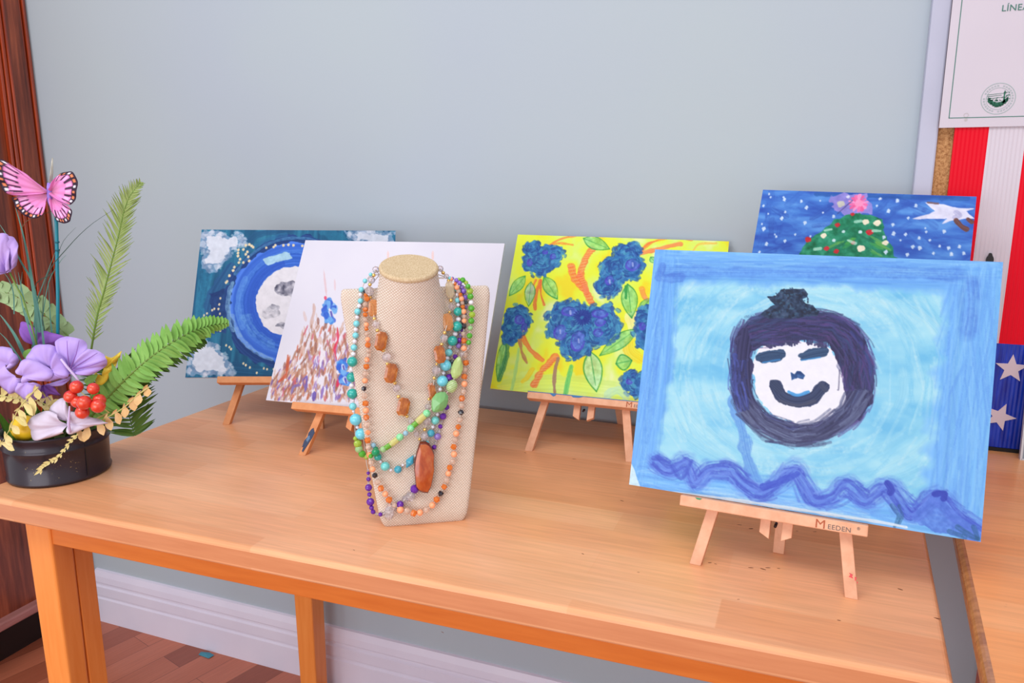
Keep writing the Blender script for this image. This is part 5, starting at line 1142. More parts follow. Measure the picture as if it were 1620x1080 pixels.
# ---------------------------------------------------------------- flower arrangement in a tin
POT = Vector((-1.106, 0.832, 0.75))
arr = empty('flower_arrangement', tuple(POT)); tag(arr, 'artificial flowers and ferns in a round black tin at the left end of the table', 'flower arrangement')
VIEW = Vector((-0.365, 0.931, 0))
tin = mat('black_tin', (44, 36, 46), 0.38, metal=0.35, coat=0.3)
_v = coords(tin, (1, 1, 1)); _n = noise(tin, _v, 260, 3, 0.6); _l = noise(tin, _v, 14, 3)
_a = nd(tin, 'ShaderNodeMath', operation='MULTIPLY'); lk(tin, _n, _a.inputs[0]); lk(tin, _l, _a.inputs[1])
lk(tin, mixc(tin, ramp(tin, _a.outputs[0], [(0.40, (0, 0, 0)), (0.45, (255, 255, 255))]), (46, 38, 48), (170, 146, 90)), bsdf(tin).inputs['Base Color'])
m = MB(); Rr = 0.0735
m.lathe([(0, 0.001), (Rr - 0.004, 0.0), (Rr, 0.002), (Rr + 0.001, 0.005), (Rr - 0.001, 0.008), (Rr + 0.0005, 0.040), (Rr + 0.001, 0.052), (Rr + 0.003, 0.054), (Rr + 0.001, 0.056), (Rr + 0.001, 0.072), (Rr + 0.004, 0.075), (Rr + 0.003, 0.078), (Rr, 0.077), (Rr - 0.001, 0.060), (Rr - 0.002, 0.004), (0, 0.004)], 96)
m.build('tin_pot', tin, arr, smooth=True)
m = MB(); a = R(-8); m.tube([((Rr + 0.001) * math.cos(a), (Rr + 0.001) * math.sin(a), z) for z in (0.008, 0.03, 0.052, 0.073)], 0.0008, 6); m.build('pot_seam', mat('seam', (20, 14, 18), 0.4), arr)
moss = noisy('dark_moss', (40, 56, 24), (84, 92, 40), 60, (1, 1, 1), 0.9)
m = MB(); g = random.Random(2)
m.lathe([(0, 0.066), (0.03, 0.066), (0.055, 0.062), (0.071, 0.054)], 40)
mo = m.build('moss', moss, arr, smooth=True); mo['kind'] = 'stuff'

def cmat(name, a, b, scale=30, rough=0.55, stretch=(1, 1, 1), sub=0.0):
    m = noisy(name, a, b, scale, stretch, rough, spec=0.3)
    return m
def interp(pts, t):
    P = [Vector(p) for p in pts]; n = len(P) - 1; x = min(max(t, 0), 1) * n; i = min(int(x), n - 1); f = x - i
    p0 = P[max(i - 1, 0)]; p1 = P[i]; p2 = P[i + 1]; p3 = P[min(i + 2, n)]
    return 0.5 * (2 * p1 + (p2 - p0) * f + (2 * p0 - 5 * p1 + 4 * p2 - p3) * f * f + (3 * p1 - p0 - 3 * p2 + p3) * f ** 3)
def leaflet(m, base, d, up, L, w, curl=0.0, shape='leaf', mi=0, fold=0.15):
    """one leaflet: a folded blade with thickness free edges"""
    d = d.normalized(); s = d.cross(up).normalized(); n = s.cross(d)
    prof = {'leaf': (0.5, 1.0, 0.95, 0.6, 0.05), 'needle': (0.8, 1, 0.8, 0.5, 0.1), 'tri': (0.3, 0.8, 1.15, 0.9, 0.1), 'blade': (1, 1, 0.8, 0.5, 0.1)}[shape]
    vs = []
    for i, k in enumerate(prof):
        t = i / 4.0; c = base + d * (L * t) + n * (curl * L * t * t)
        h = w / 2 * k
        vs += [tuple(c - s * h + n * h * fold), tuple(c - n * 0.0003), tuple(c + s * h + n * h * fold)]
    fs = []
    for i in range(4):
        a = i * 3; fs += [(a, a + 1, a + 4, a + 3), (a + 1, a + 2, a + 5, a + 4)]
    m.add(vs, fs, mi)
def frond(name, path, n, Lf, w, ang, mats, shape='leaf', up=None, curl=0.1, stem_r=0.001, jitter=0.08, seed=1, label=None, sides=(1, 1), start=0.05):
    """a frond: rachis with leaflets on both sides, in the picture facing plane tilted a little"""
    g = random.Random(seed); m = MB()
    up = up or -VIEW
    pts = [interp(path, i / 24) for i in range(25)]
    m.tube(pts, [stem_r * (1.3 - i / 24) for i in range(25)], 6, mi=0)
    for k in range(n):
        t = start + (0.99 - start) * k / (n - 1); p = interp(path, t); q = interp(path, min(t + 0.02, 1)) - interp(path, max(t - 0.02, 0))
        q.normalize(); side = q.cross(up).normalized(); f = Lf(t)
        for sgn, on in ((1, sides[0]), (-1, sides[1])):
            if not on: continue
            a = ang * (1 + g.uniform(-jitter, jitter)); d = q * math.cos(a) + side * sgn * math.sin(a) + up * g.uniform(-0.18, 0.22)
            leaflet(m, p, d, up, f * on * (1 + g.uniform(-jitter, jitter)), w * (0.6 + 0.4 * min(1, f / 0.02)), curl * g.uniform(0.4, 1.4), shape, mi=1)
    o = m.build(name, mats, arr, smooth=False)
    if label: o['label'] = label
    return o
stem_g = mat('green_stem', (110, 140, 60), 0.5); stem_d = mat('dark_stem', (60, 90, 40), 0.5); stem_b = mat('straw_stem', (200, 190, 120), 0.6)
fern_g = cmat('fern_green', (104, 158, 66), (142, 190, 98), 24); cyc_g = cmat('cycad_green', (132, 156, 84), (160, 176, 112), 24); dark_g = cmat('deep_green', (54, 84, 26), (80, 112, 40), 24)
pale_g = cmat('pale_fern_green', (144, 172, 118), (166, 192, 142), 24); straw = cmat('dried_straw', (206, 190, 118), (226, 206, 150), 40); straw2 = cmat('dried_tan', (206, 160, 100), (226, 190, 140), 40)
# big bright fern arching right
path = [(0.0541,0.0105,0.082),(0.0833,0.0112,0.11),(0.1141,0.0125,0.1373),(0.1584,0.0192,0.1758),(0.1874,0.0412,0.2042),(0.2128,0.0727,0.2261),(0.2295,0.1007,0.2354),(0.2444,0.128,0.2371)]
frond('fern_frond', path, 38, lambda t: 0.003 + 0.030 * math.sin((0.2 + t * 0.785) * math.pi) ** .75, 0.0118, R(66), [stem_g, fern_g], 'leaf', seed=3, curl=-0.12, stem_r=0.0016, label='bright green fern frond arching to the right')
# dark frond below and behind it
path = [(0.0983,0.0385,0.1634),(0.1048,0.0411,0.1388),(0.1093,0.0428,0.1039),(0.1244,0.038,0.0594)]
path = [Vector(p) + Vector((0, 0, 0.004)) for p in path]
frond('fern_frond', path, 27, lambda t: 0.020 + 0.044 * math.sin(min(1, .2 + t * .65) * math.pi), 0.0064, R(-112), [stem_d, dark_g], 'leaf', seed=5, curl=0.05, stem_r=0.0015, label='dark green fern frond drooping beside the tin')
path = [(0.051,0.0737,0.1044),(0.087,0.0878,0.1406),(0.1267,0.1034,0.1712),(0.1701,0.1204,0.1965),(0.1916,0.1288,0.2066)]
frond('fern_frond', path, 24, lambda t: 0.006 + 0.022 * math.sin(min(1, .2 + t * .75) * math.pi), 0.008, R(58), [stem_d, dark_g], 'leaf', seed=6, curl=0.1, label='dark green frond behind the bright fern')
# feathery upright frond
path = [(0.0377,0.0362,0.1733),(0.0507,0.0414,0.2128),(0.0639,0.0465,0.2542),(0.0796,0.0527,0.2997),(0.0939,0.0583,0.3446),(0.1141,0.0662,0.4072),(0.1288,0.072,0.4482),(0.1414,0.0769,0.4797),(0.1485,0.0797,0.4878)]
path = [(0.0491,0.0407,0.1965),(0.0626,0.046,0.2484),(0.0754,0.0511,0.284),(0.0912,0.0572,0.33),(0.1067,0.0633,0.3753),(0.117,0.0673,0.4093),(0.1283,0.0718,0.4346),(0.1451,0.0784,0.4551)]
frond('feathery_frond', path, 62, lambda t: 0.003 + 0.036 * max(0, math.sin(min(1, .12 + t * .86) * math.pi)) ** .9, 0.0032, R(40), [stem_g, cyc_g], 'needle', seed=7, curl=0.15, stem_r=0.0013, jitter=0.14, label='tall feathery olive frond standing upright')
# pale frond upper left
path = [(0.0087,0.0356,0.2157),(-0.0113,0.0278,0.2378),(-0.0354,0.0183,0.2622),(-0.0602,0.0086,0.2791),(-0.0857,-0.0014,0.2888)]
frond('pale_frond', path, 9, lambda t: 0.012 + 0.016 * math.sin(min(1, .2 + t * .75) * math.pi), 0.022, R(60), [stem_g, pale_g], 'tri', seed=9, label='pale green lobed frond leaning left')
# dried sprigs
path = [(0.1817,0.0229,0.1522),(0.1717,0.0082,0.1419),(0.1572,-0.0028,0.1256),(0.1389,-0.0154,0.1129),(0.1182,-0.0256,0.1016),(0.0958,-0.0344,0.0897)]
frond('dried_sprig', path, 9, lambda t: 0.016, 0.013, R(72), [stem_b, straw2], 'tri', jitter=0.35, curl=0.35, seed=11, stem_r=0.001, sides=(0.25, 1), label='dried tan leaf sprig hanging over the rim')
path = [(0.1036,-0.0431,0.0887),(0.0889,-0.0489,0.0739),(0.0754,-0.0564,0.0548),(0.0621,-0.0626,0.046),(0.051,-0.067,0.0385),(0.0474,-0.0684,0.0327)]
frond('dried_sprig', path, 13, lambda t: 0.007, 0.005, R(35), [stem_b, straw], 'leaf', jitter=0.4, curl=0.3, seed=12, stem_r=0.0009, label='pale dried sprig tip in front of the tin')
path = [(0.0568,-0.0615,0.1612),(0.0379,-0.0689,0.1415),(0.0231,-0.0747,0.1228),(0.0118,-0.0792,0.0993),(-0.004,-0.0853,0.0744)]
frond('dried_sprig', path, 8, lambda t: 0.022, 0.011, R(80), [stem_b, straw], 'tri', jitter=0.4, curl=0.35, seed=13, stem_r=0.0011, sides=(0.15, 1), label='dried yellow sprig hanging over the left rim')
path = [(-0.0248,-0.0634,0.1405),(-0.004,-0.0553,0.1358),(0.0152,-0.0477,0.1358),(0.0377,-0.0389,0.1262),(0.0446,-0.0362,0.1214)]
frond('dried_sprig', path, 10, lambda t: 0.018, 0.011, R(85), [stem_b, straw], 'tri', jitter=0.4, curl=0.35, seed=14, stem_r=0.0011, sides=(0.4, 1), label='dried yellow sprig lying across the moss')
# grass blades
teal_g = cmat('blue_green_blade', (60, 112, 104), (96, 142, 128), 20); dk_b = mat('dark_blade', (46, 72, 62), 0.5)
def blade(pts, w, material=teal_g):
    m = MB(); P = [interp(pts, i / 14) for i in range(15)]
    vs = []; fs = []
    for i, p in enumerate(P):
        d = (P[min(i + 1, 14)] - P[max(i - 1, 0)]).normalized(); s = d.cross(VIEW).normalized(); h = w / 2 * min(1.0, 0.15 + 1.3 * (1 - i / 14)) 
        vs += [tuple(p - s * h), tuple(p - VIEW * h * 0.4), tuple(p + s * h), tuple(p + VIEW * 0.0004)]
    for i in range(14):
        for k in range(4): fs.append((i * 4 + k, i * 4 + (k + 1) % 4, i * 4 + 4 + (k + 1) % 4, i * 4 + 4 + k))
    fs += [(3, 2, 1, 0), (56, 57, 58, 59)]
    m.add(vs, fs); m.build('grass_blade', material, arr, smooth=False)
for d, pts, cr, w in [(0,[(0.004,-0.0092,0.2296),(0.0033,-0.0094,0.2841),(0.0017,-0.0101,0.3375),(-0.0018,-0.0114,0.3816),(-0.0075,-0.0137,0.423)],0,0.005),
 (0,[(0.0135,-0.0108,0.2372),(0.0283,-0.005,0.3147),(0.0627,0.0085,0.359),(0.0975,0.0221,0.3923),(0.1348,0.0368,0.417)],0,0.0014),
 (0,[(-0.0027,-0.001,0.2343),(-0.0051,-0.002,0.2999),(-0.0186,-0.0073,0.3364),(-0.0321,-0.0126,0.3725),(-0.0414,-0.0162,0.3925)],0,0.0035),
 (0,[(0.0116,-0.0277,0.171),(-0.0007,-0.0325,0.1948),(-0.0117,-0.0368,0.2278),(-0.022,-0.0408,0.2488),(-0.029,-0.0436,0.2604)],0,0.006),
 (0,[(-0.0008,-0.0325,0.1757),(-0.0165,-0.0387,0.2066),(-0.0252,-0.0421,0.2231),(-0.0344,-0.0457,0.2348)],0,0.003),
 (0,[(0.0079,0.0031,0.1683),(0.0118,0.0046,0.2024),(0.0126,0.0049,0.2289),(0.0131,0.0051,0.2528),(0.0167,0.0065,0.3071)],0,0.0035),
 (0,[(-0.0058,-0.013,0.1708),(-0.0024,-0.0117,0.2094),(0.0021,-0.0099,0.2664),(0.0027,-0.0097,0.2991),(0.0006,-0.0105,0.3269)],0,0.0036),
 (0,[(0.0026,-0.0205,0.1733),(0.0038,-0.02,0.2115),(-0.0006,-0.0217,0.2376),(-0.005,-0.0235,0.2727),(-0.0111,-0.0258,0.328)],0,0.0035),
 (0,[(-0.0253,-0.0099,0.1683),(-0.0174,-0.0068,0.2073),(-0.0043,-0.0017,0.2718),(0.0106,0.0042,0.3071),(0.0334,0.0131,0.3558)],0,0.003),
 (0,[(-0.012,-0.0047,0.1683),(-0.0119,-0.0047,0.2073),(-0.0176,-0.0069,0.2337),(-0.0222,-0.0087,0.286),(-0.0245,-0.0096,0.3211)],0,0.0045),
 (0,[(0.011,-0.0118,0.172),(0.0127,-0.0111,0.2057),(0.013,-0.011,0.2555),(0.009,-0.0126,0.2859)],0,0.004),
 (0,[(-0.0126,0.0058,0.1658),(-0.0078,0.0077,0.2075),(-0.0075,0.0078,0.2391),(-0.0088,0.0073,0.2655)],0,0.003),
 (0,[(-0.0073,-0.0028,0.2121),(0.0149,0.0059,0.2999),(0.0348,0.0136,0.3343),(0.0461,0.0181,0.3471)],0,0.0016),
 (0,[(-0.0067,-0.0026,0.2343),(-0.0031,-0.0012,0.2999),(0.0254,0.0099,0.3214),(0.0421,0.0165,0.364),(0.0645,0.0253,0.3887)],0,0.0013),
 (0,[(-0.0481,-0.0081,0.2546),(-0.0451,-0.0069,0.2876),(-0.0494,-0.0086,0.3094),(-0.0561,-0.0113,0.3203)],0,0.002),
 (0,[(-0.0209,-0.0082,0.2343),(-0.0251,-0.0099,0.2825),(-0.0189,-0.0074,0.3214)],0,0.002)]:
    blade(pts, w, dk_b if w < 0.0016 else teal_g)

# ---- petals and flowers
pet_m = cmat('lilac_petal', (176, 146, 222), (196, 170, 234), 18, 0.6); pet_d = cmat('violet_petal', (128, 78, 172), (150, 98, 190), 22, 0.6); pet_pale = cmat('pale_lilac_petal', (204, 192, 212), (222, 212, 230), 20, 0.6)
yel_m = cmat('yellow_leaf', (224, 190, 50), (238, 210, 84), 30, 0.6); vein_m = mat('petal_vein', (206, 184, 226), 0.6); tul = cmat('tulip_petal', (172, 142, 214), (194, 166, 230), 18, 0.6)
def petal(name, base, outline, material, parent, cup=0.012, ripple=0.0025, nr=5, label=None, seed=0, thick=0.0006):
    """a cupped petal spanning from its base to the outline, rippled along the ribs"""
    b = Vector(base); O = [interp(outline, i / (len(outline) * 4 - 1)) for i in range(len(outline) * 4)]; n = len(O); g = random.Random(seed)
    rp = [g.uniform(-1, 1) for _ in range(n)]
    vs = [tuple(b)]
    for j in range(1, nr + 1):
        t = j / nr
        for k, p in enumerate(O):
            q = b.lerp(p, t); off = -VIEW * (cup * math.sin(t * math.pi * 0.8)) + VIEW * (ripple * t * (math.sin(k * 0.55 + seed) * 1.1 + 0.35 * math.sin(k * 1.3 + seed * 2) + 0.25 * rp[k] * t))
            vs.append(tuple(q + off))
    fs = [(0, 1 + k, 2 + k) for k in range(n - 1)]
    for j in range(nr - 1):
        for k in range(n - 1):
            a = 1 + j * n + k; fs.append((a, a + n, a + n + 1, a + 1))
    m = MB(); m.add(vs, fs); o = m.build(name, material, parent, smooth=True)
    s = o.modifiers.new('solid', 'SOLIDIFY'); s.thickness = thick; s.offset = 0
    if label: o['label'] = label
    return o
def flower(name, label=None):
    e = empty(name); e.parent = arr; 
    if label: e['label'] = label
    return e
f1 = flower('lilac_flower', 'large lilac flower facing right')
petal('petal', [(0.0814,-0.0272,0.1819)][0], [(0.0677,-0.0272,0.2041),(0.0659,-0.0279,0.218),(0.0687,-0.0268,0.2277),(0.0792,-0.0226,0.2318),(0.0918,-0.0177,0.2316),(0.1029,-0.0134,0.2272),(0.1091,-0.0109,0.2157),(0.1082,-0.0113,0.211)], pet_m, f1, 0.010, seed=1)
petal('petal', [(0.0832,-0.0286,0.1824)][0], [(0.1088,-0.0164,0.2121),(0.1155,-0.0138,0.2156),(0.1257,-0.0098,0.2126),(0.1354,-0.006,0.2052),(0.1394,-0.0044,0.1982),(0.1365,-0.0056,0.1901),(0.1246,-0.0102,0.1808),(0.1092,-0.0163,0.1749),(0.0902,-0.0237,0.1761),(0.0842,-0.0261,0.1791)], pet_m, f1, 0.012, seed=2)
m = MB(); m.tube([(0.0854,-0.0417,0.2017),(0.0924,-0.039,0.1902),(0.1032,-0.0347,0.1741),(0.1102,-0.032,0.1613)], [0.0016, 0.0020, 0.0018, 0.0010], 8); m.build('stem', vein_m, f1, smooth=True)
m = MB()
for q in ([(0.0939,-0.0368,0.1876),(0.0941,-0.0367,0.2082),(0.0953,-0.0362,0.2288)], [(0.0948,-0.0364,0.1864),(0.1055,-0.0322,0.2082),(0.1119,-0.0297,0.2288)], [(0.0958,-0.036,0.1853),(0.117,-0.0277,0.1991),(0.1349,-0.0207,0.2105)], [(0.0967,-0.0357,0.1841),(0.1225,-0.0256,0.191),(0.1441,-0.0171,0.1991)]):
    m.tube(q, [0.0010, 0.0007, 0.0004], 6)
m.build('veins', mat('violet_vein', (146, 104, 186), 0.6), f1, smooth=True)
f2 = flower('lilac_flower', 'cluster of broad lilac petals at the front left')
for k, (b, o) in enumerate((
  ([(0.0615,-0.0425,0.1837)][0], [(0.028,-0.0492,0.1961),(0.0315,-0.0478,0.2077),(0.0412,-0.044,0.2193),(0.0583,-0.0373,0.222),(0.0684,-0.0333,0.2181),(0.0722,-0.0318,0.2054),(0.0717,-0.032,0.1915)]),
  ([(0.0671,-0.0446,0.1823)][0], [(0.0752,-0.036,0.2112),(0.0834,-0.0328,0.1996),(0.0897,-0.0303,0.1811),(0.0866,-0.0316,0.1718),(0.0737,-0.0366,0.1694),(0.0587,-0.0425,0.1671),(0.0527,-0.0449,0.1694)]),
  ([(0.0304,-0.0633,0.1764)][0], [(0.0213,-0.0625,0.1846),(0.0293,-0.0594,0.1985),(0.0422,-0.0543,0.2019),(0.0579,-0.0482,0.1939),(0.071,-0.0431,0.18),(0.0635,-0.046,0.1696),(0.0403,-0.0551,0.1684),(0.0293,-0.0594,0.1638)]),
  ([(0.006,-0.0643,0.1929)][0], [(-0.0213,-0.0685,0.1728),(-0.0198,-0.0679,0.2008),(-0.0094,-0.0638,0.217),(0.0032,-0.0589,0.2165),(0.0129,-0.0551,0.21),(0.0168,-0.0536,0.2008),(0.0103,-0.0561,0.1892),(0.001,-0.0598,0.1822)]),
  ([(0.016,-0.0646,0.1754)][0], [(0.0008,-0.0652,0.1927),(-0.0088,-0.069,0.1834),(-0.0111,-0.0699,0.1648),(-0.0023,-0.0664,0.1507),(0.0102,-0.0615,0.1495),(0.0223,-0.0568,0.1624),(0.0235,-0.0563,0.1718)]),
  ([(0.0355,-0.0613,0.1671)][0], [(0.0212,-0.0626,0.1661),(0.0177,-0.064,0.1544),(0.0225,-0.0621,0.1427),(0.0325,-0.0581,0.138),(0.0439,-0.0537,0.145),(0.0511,-0.0509,0.1614),(0.0444,-0.0535,0.1672)]))):
    petal('petal', b, o, pet_m, f2, 0.008, seed=10 + k)
f3 = flower('violet_flower', 'darker violet flower low in the middle')
for k, (b, o) in enumerate((
  ([(0.0344,-0.0349,0.1558)][0], [(0.0241,-0.0389,0.1415),(0.0332,-0.0353,0.1271),(0.0462,-0.0302,0.1283),(0.0413,-0.0321,0.1415),(0.056,-0.0264,0.1391),(0.0531,-0.0275,0.151),(0.0432,-0.0314,0.1582)]),
  ([(0.0344,-0.0349,0.1558)][0], [(0.0279,-0.0374,0.1558),(0.0198,-0.0406,0.1415),(0.0244,-0.0388,0.1343),(0.0308,-0.0362,0.1439)]),
  ([(0.0365,-0.034,0.1558)][0], [(0.0429,-0.0315,0.1558),(0.0578,-0.0257,0.1546),(0.0691,-0.0212,0.1605),(0.0755,-0.0187,0.17),(0.0707,-0.0206,0.1653),(0.0582,-0.0255,0.1582),(0.041,-0.0322,0.1582)]),
  ([(0.0147,-0.0426,0.1343)][0], [(0.0085,-0.045,0.1367),(0.0071,-0.0455,0.1247),(0.0136,-0.043,0.1163),(0.0208,-0.0402,0.1223),(0.0211,-0.04,0.1343)]))):
    petal('petal', b, o, pet_d if k != 2 else pet_m, f3, 0.006, seed=30 + k)
petal('petal', [(-0.0141,-0.0055,0.2073)][0], [(-0.0283,-0.0111,0.2169),(-0.0307,-0.012,0.2337),(-0.0283,-0.0111,0.2445),(-0.0145,-0.0057,0.2409),(-0.0025,-0.001,0.2313),(0.0104,0.0041,0.2289),(0.0337,0.0132,0.2217),(0.0236,0.0093,0.2097),(0.001,0.0004,0.2048)], pet_d, f3, 0.006, seed=41)
f4 = flower('pale_flower', 'pale lilac flower resting on the front rim')
petal('petal', [(0.083,-0.0405,0.1008)][0], [(0.0793,-0.0441,0.0895),(0.0573,-0.0527,0.0823),(0.0379,-0.0603,0.08),(0.034,-0.0619,0.0919),(0.0342,-0.0618,0.1062),(0.0422,-0.0587,0.1168),(0.0621,-0.0509,0.1246),(0.0763,-0.0453,0.1203)], pet_pale, f4, 0.012, seed=51)
petal('petal', [(0.0835,-0.0403,0.1055)][0], [(0.054,-0.0454,0.1179),(0.0594,-0.0433,0.1274),(0.0713,-0.0386,0.1397),(0.0797,-0.0353,0.1392),(0.0848,-0.0333,0.1274),(0.0875,-0.0323,0.1131),(0.0825,-0.0343,0.106)], pet_pale, f4, 0.010, seed=52)
petal('petal', [(0.083,-0.0405,0.1008)][0], [(0.0916,-0.0371,0.1221),(0.1001,-0.0338,0.1221),(0.1161,-0.0275,0.1138),(0.1367,-0.0195,0.1079),(0.1406,-0.0179,0.1043),(0.1145,-0.0281,0.0984),(0.0923,-0.0369,0.0888),(0.0837,-0.0402,0.0876)], pet_pale, f4, 0.010, seed=53)
m = MB(); m.tube([(0.1015,-0.0494,0.1336),(0.0994,-0.0502,0.1197),(0.0968,-0.0512,0.1056),(0.0979,-0.0508,0.0927)], [0.0010, 0.0016, 0.0022, 0.0016], 8); m.build('stem', vein_m, f4, smooth=True)
f5 = flower('tulip', 'lilac tulip standing at the far left')
for k, (b, o) in enumerate((
  ([(-0.0191,-0.029,0.3227)][0], [(-0.0314,-0.0338,0.3185),(-0.0392,-0.0368,0.3343),(-0.0357,-0.0355,0.3615),(-0.0258,-0.0316,0.3781),(-0.0118,-0.0261,0.3812),(-0.0079,-0.0246,0.3657),(-0.0115,-0.026,0.3448)]),
  ([(-0.015,-0.0274,0.3238)][0], [(-0.0084,-0.0291,0.3784),(0.0011,-0.0254,0.3763),(0.0072,-0.023,0.3629),(0.0053,-0.0237,0.3473),(-0.0012,-0.0263,0.3337),(-0.0092,-0.0294,0.3243)]),
  ([(-0.0191,-0.029,0.3227)][0], [(-0.019,-0.0375,0.3247),(-0.0178,-0.037,0.3498),(-0.0108,-0.0343,0.3746),(-0.0026,-0.0311,0.3787),(-0.0018,-0.0308,0.3539),(-0.0039,-0.0316,0.3289)]))):
    petal('petal', b, o, tul, f5, 0.012, seed=60 + k)
m = MB(); m.tube([(-0.0171,-0.0282,0.3227),(-0.0115,-0.026,0.3047),(-0.004,-0.023,0.2856),(0.0042,-0.0198,0.2381),(0.0091,-0.0179,0.1943)], 0.0013, 8); m.build('stem', stem_g, f5, smooth=True)
f6 = flower('yellow_leaves', 'bright yellow leaves behind the berries')
petal('leaf', [(0.1071,0.0098,0.1757)][0], [(0.1103,0.011,0.1853),(0.1148,0.0128,0.1983),(0.122,0.0156,0.1948),(0.1358,0.021,0.2047),(0.1351,0.0207,0.1971),(0.1279,0.0179,0.1888),(0.126,0.0172,0.1805),(0.1177,0.0139,0.1733),(0.1105,0.0111,0.1662)], yel_m, f6, 0.004, seed=71)
petal('leaf', [(0.1084,0.0049,0.1674)][0], [(0.1139,0.0071,0.1793),(0.1246,0.0113,0.1793),(0.1192,0.0091,0.1674),(0.1115,0.0061,0.1555),(0.1006,0.0018,0.1543),(0.0974,0.0006,0.1651),(0.1027,0.0027,0.1746)], yel_m, f6, 0.004, seed=72)
# filler leaves
m = MB(); g = random.Random(8)
for k in range(70):
    a = g.uniform(0, 6.283); r = g.uniform(0.0, 0.062); d = Vector((math.cos(a) * 0.7, math.sin(a) * 0.7, g.uniform(0.5, 1.5)))
    leaflet(m, Vector((r * math.cos(a), r * math.sin(a), 0.058)), d, Vector((0.1, -0.3, 1)), g.uniform(0.025, 0.055), g.uniform(0.008, 0.014), 0.3, 'leaf', mi=g.randint(0, 1))
m.build('filler_leaves', [cmat('leaf_green', (66, 112, 34), (104, 150, 56), 24), dark_g], arr)['kind'] = 'stuff'
for q in ([(0.0924,-0.0121,0.1582),(0.1019,-0.0084,0.1676),(0.1108,-0.0049,0.1712)], [(0.0116,-0.0438,0.1982),(0.0212,-0.04,0.2076),(0.0248,-0.0386,0.2111)]):
    m = MB(); P = [Vector(p) for p in q]; leaflet(m, P[0], P[2] - P[0], -VIEW, (P[2] - P[0]).length * 1.1, 0.012, 0.1); m.build('leaf', fern_g, arr)
# berries
bc = flower('berry_cluster', 'cluster of glossy red berries on thin stalks')
berry = mat('red_berry', (220, 30, 34), 0.25, coat=0.6); bn = noise(berry, coords(berry, (1, 1, 1)), 60, 2); lk(berry, ramp(berry, bn, [(0.35, (206, 30, 40)), (0.7, (232, 78, 40))]), bsdf(berry).inputs['Base Color'])
hub = Vector([(0.1231,-0.0323,0.1429)][0])
for x, r in [((0.1093,-0.0409,0.1614),0.0097),((0.1321,-0.032,0.1589),0.0087),((0.1014,-0.0462,0.1472),0.0095),((0.1099,-0.0428,0.1393),0.009),((0.1281,-0.0464,0.141),0.0105),((0.1384,-0.0295,0.141),0.0095),((0.1429,-0.0363,0.135),0.0105),((0.1169,-0.0422,0.124),0.01)]:
    m = MB(); v, f = ico(3); rr = r; m.add([(p[0] * rr, p[1] * rr, p[2] * rr) for p in v], f); c = Vector(x)
    o = m.build('berry', berry, bc, smooth=True, loc=tuple(c))
    m = MB(); m.tube([c, (c + hub) / 2 + Vector((0, 0, -0.002)), hub], 0.0007, 6); m.build('stalk', stem_b, bc)
m = MB(); m.tube([hub, hub + Vector((0.0, 0.03, -0.03)), Vector((0.01, 0.0, 0.06))], 0.0011, 6); m.build('stalk', stem_b, bc)
# lemon
m = MB(); v, f = ico(4); s = 0.0205
lv = []
for p in v:
    p = Vector(p); k = 1 + 0.10 * max(0, abs(p.x) - 0.8) / 0.2
    lv.append((p.x * s * 1.18 * k, p.y * s * 0.95, p.z * s * 0.95))
m.add(lv, f); lm = mat('lemon_skin', (236, 190, 34), 0.4); bump(lm, noise(lm, coords(lm, (1, 1, 1)), 600, 2), 0.2, 0.0005)
o = m.build('lemon', lm, None, smooth=True, loc=tuple(POT + Vector((0.003, -0.0504, 0.0882)))); tag(o, 'yellow lemon half hidden in the black tin under the dried sprigs', 'lemon')

# ---- butterfly on a teal stick
bp = empty('butterfly_pick', tuple(POT)); tag(bp, 'pink butterfly with black edged wings on a teal stick in the flower tin', 'butterfly')
teal = mat('teal_plastic', (22, 130, 150), 0.35)
st = [Vector(p) for p in [(0.0386,0.0151,0.4123),(0.0378,0.0148,0.3935),(0.0351,0.0138,0.364),(0.031,0.0121,0.3214),(0.0274,0.0107,0.2825),(0.0132,0.0052,0.1558)]]
m = MB(); m.tube(st, 0.0026, 10); m.build('stick', teal, bp, smooth=True)
m = MB()
for y in [(0.0358,0.014,0.3666),(0.0347,0.0136,0.3545)]:
    c = Vector(y); m.tube([c - Vector((0, 0, 0.0012)), c + Vector((0, 0, 0.0012))], 0.0034, 10)
m.build('stick_ring', mat('dark_teal', (14, 96, 112), 0.4), bp, smooth=True)
m = MB(); m.tube([(0.0468,0.0054,0.454),(0.0456,0.005,0.4475),(0.0439,0.0043,0.4373),(0.0435,0.0042,0.4271),(0.0439,0.0043,0.4206)], [0.0038, 0.0042, 0.0036, 0.0034, 0.0020], 12); m.build('body', noisy('lilac_fuzz', (140, 110, 208), (168, 138, 226), 300, (1, 1, 1), 0.9, bstr=0.5), bp, smooth=True)
for q in ([(0.0479,0.0037,0.4532),(0.0513,0.0051,0.4698),(0.0554,0.0067,0.4902)], [(0.0466,0.0075,0.4532),(0.05,0.0089,0.4698),(0.0525,0.0099,0.4903)]):
    m = MB(); m.tube(q, [0.0008, 0.0009, 0.0004], 6); m.build('antenna', mat('antenna_wire', (190, 184, 170), 0.35, metal=0.5), bp, smooth=True)
m = MB(); m.tube([(0.0634,0.0163,0.4219),(0.043,0.0083,0.4136),(0.0167,-0.002,0.4054),(0.0021,-0.0078,0.3971),(-0.0052,-0.0106,0.3856)], 0.0005, 5); m.build('wire', mat('brown_wire', (110, 90, 60), 0.5), bp)
wing_m = paint_mat('wing_print', 0.45, 0.05, 0.3)
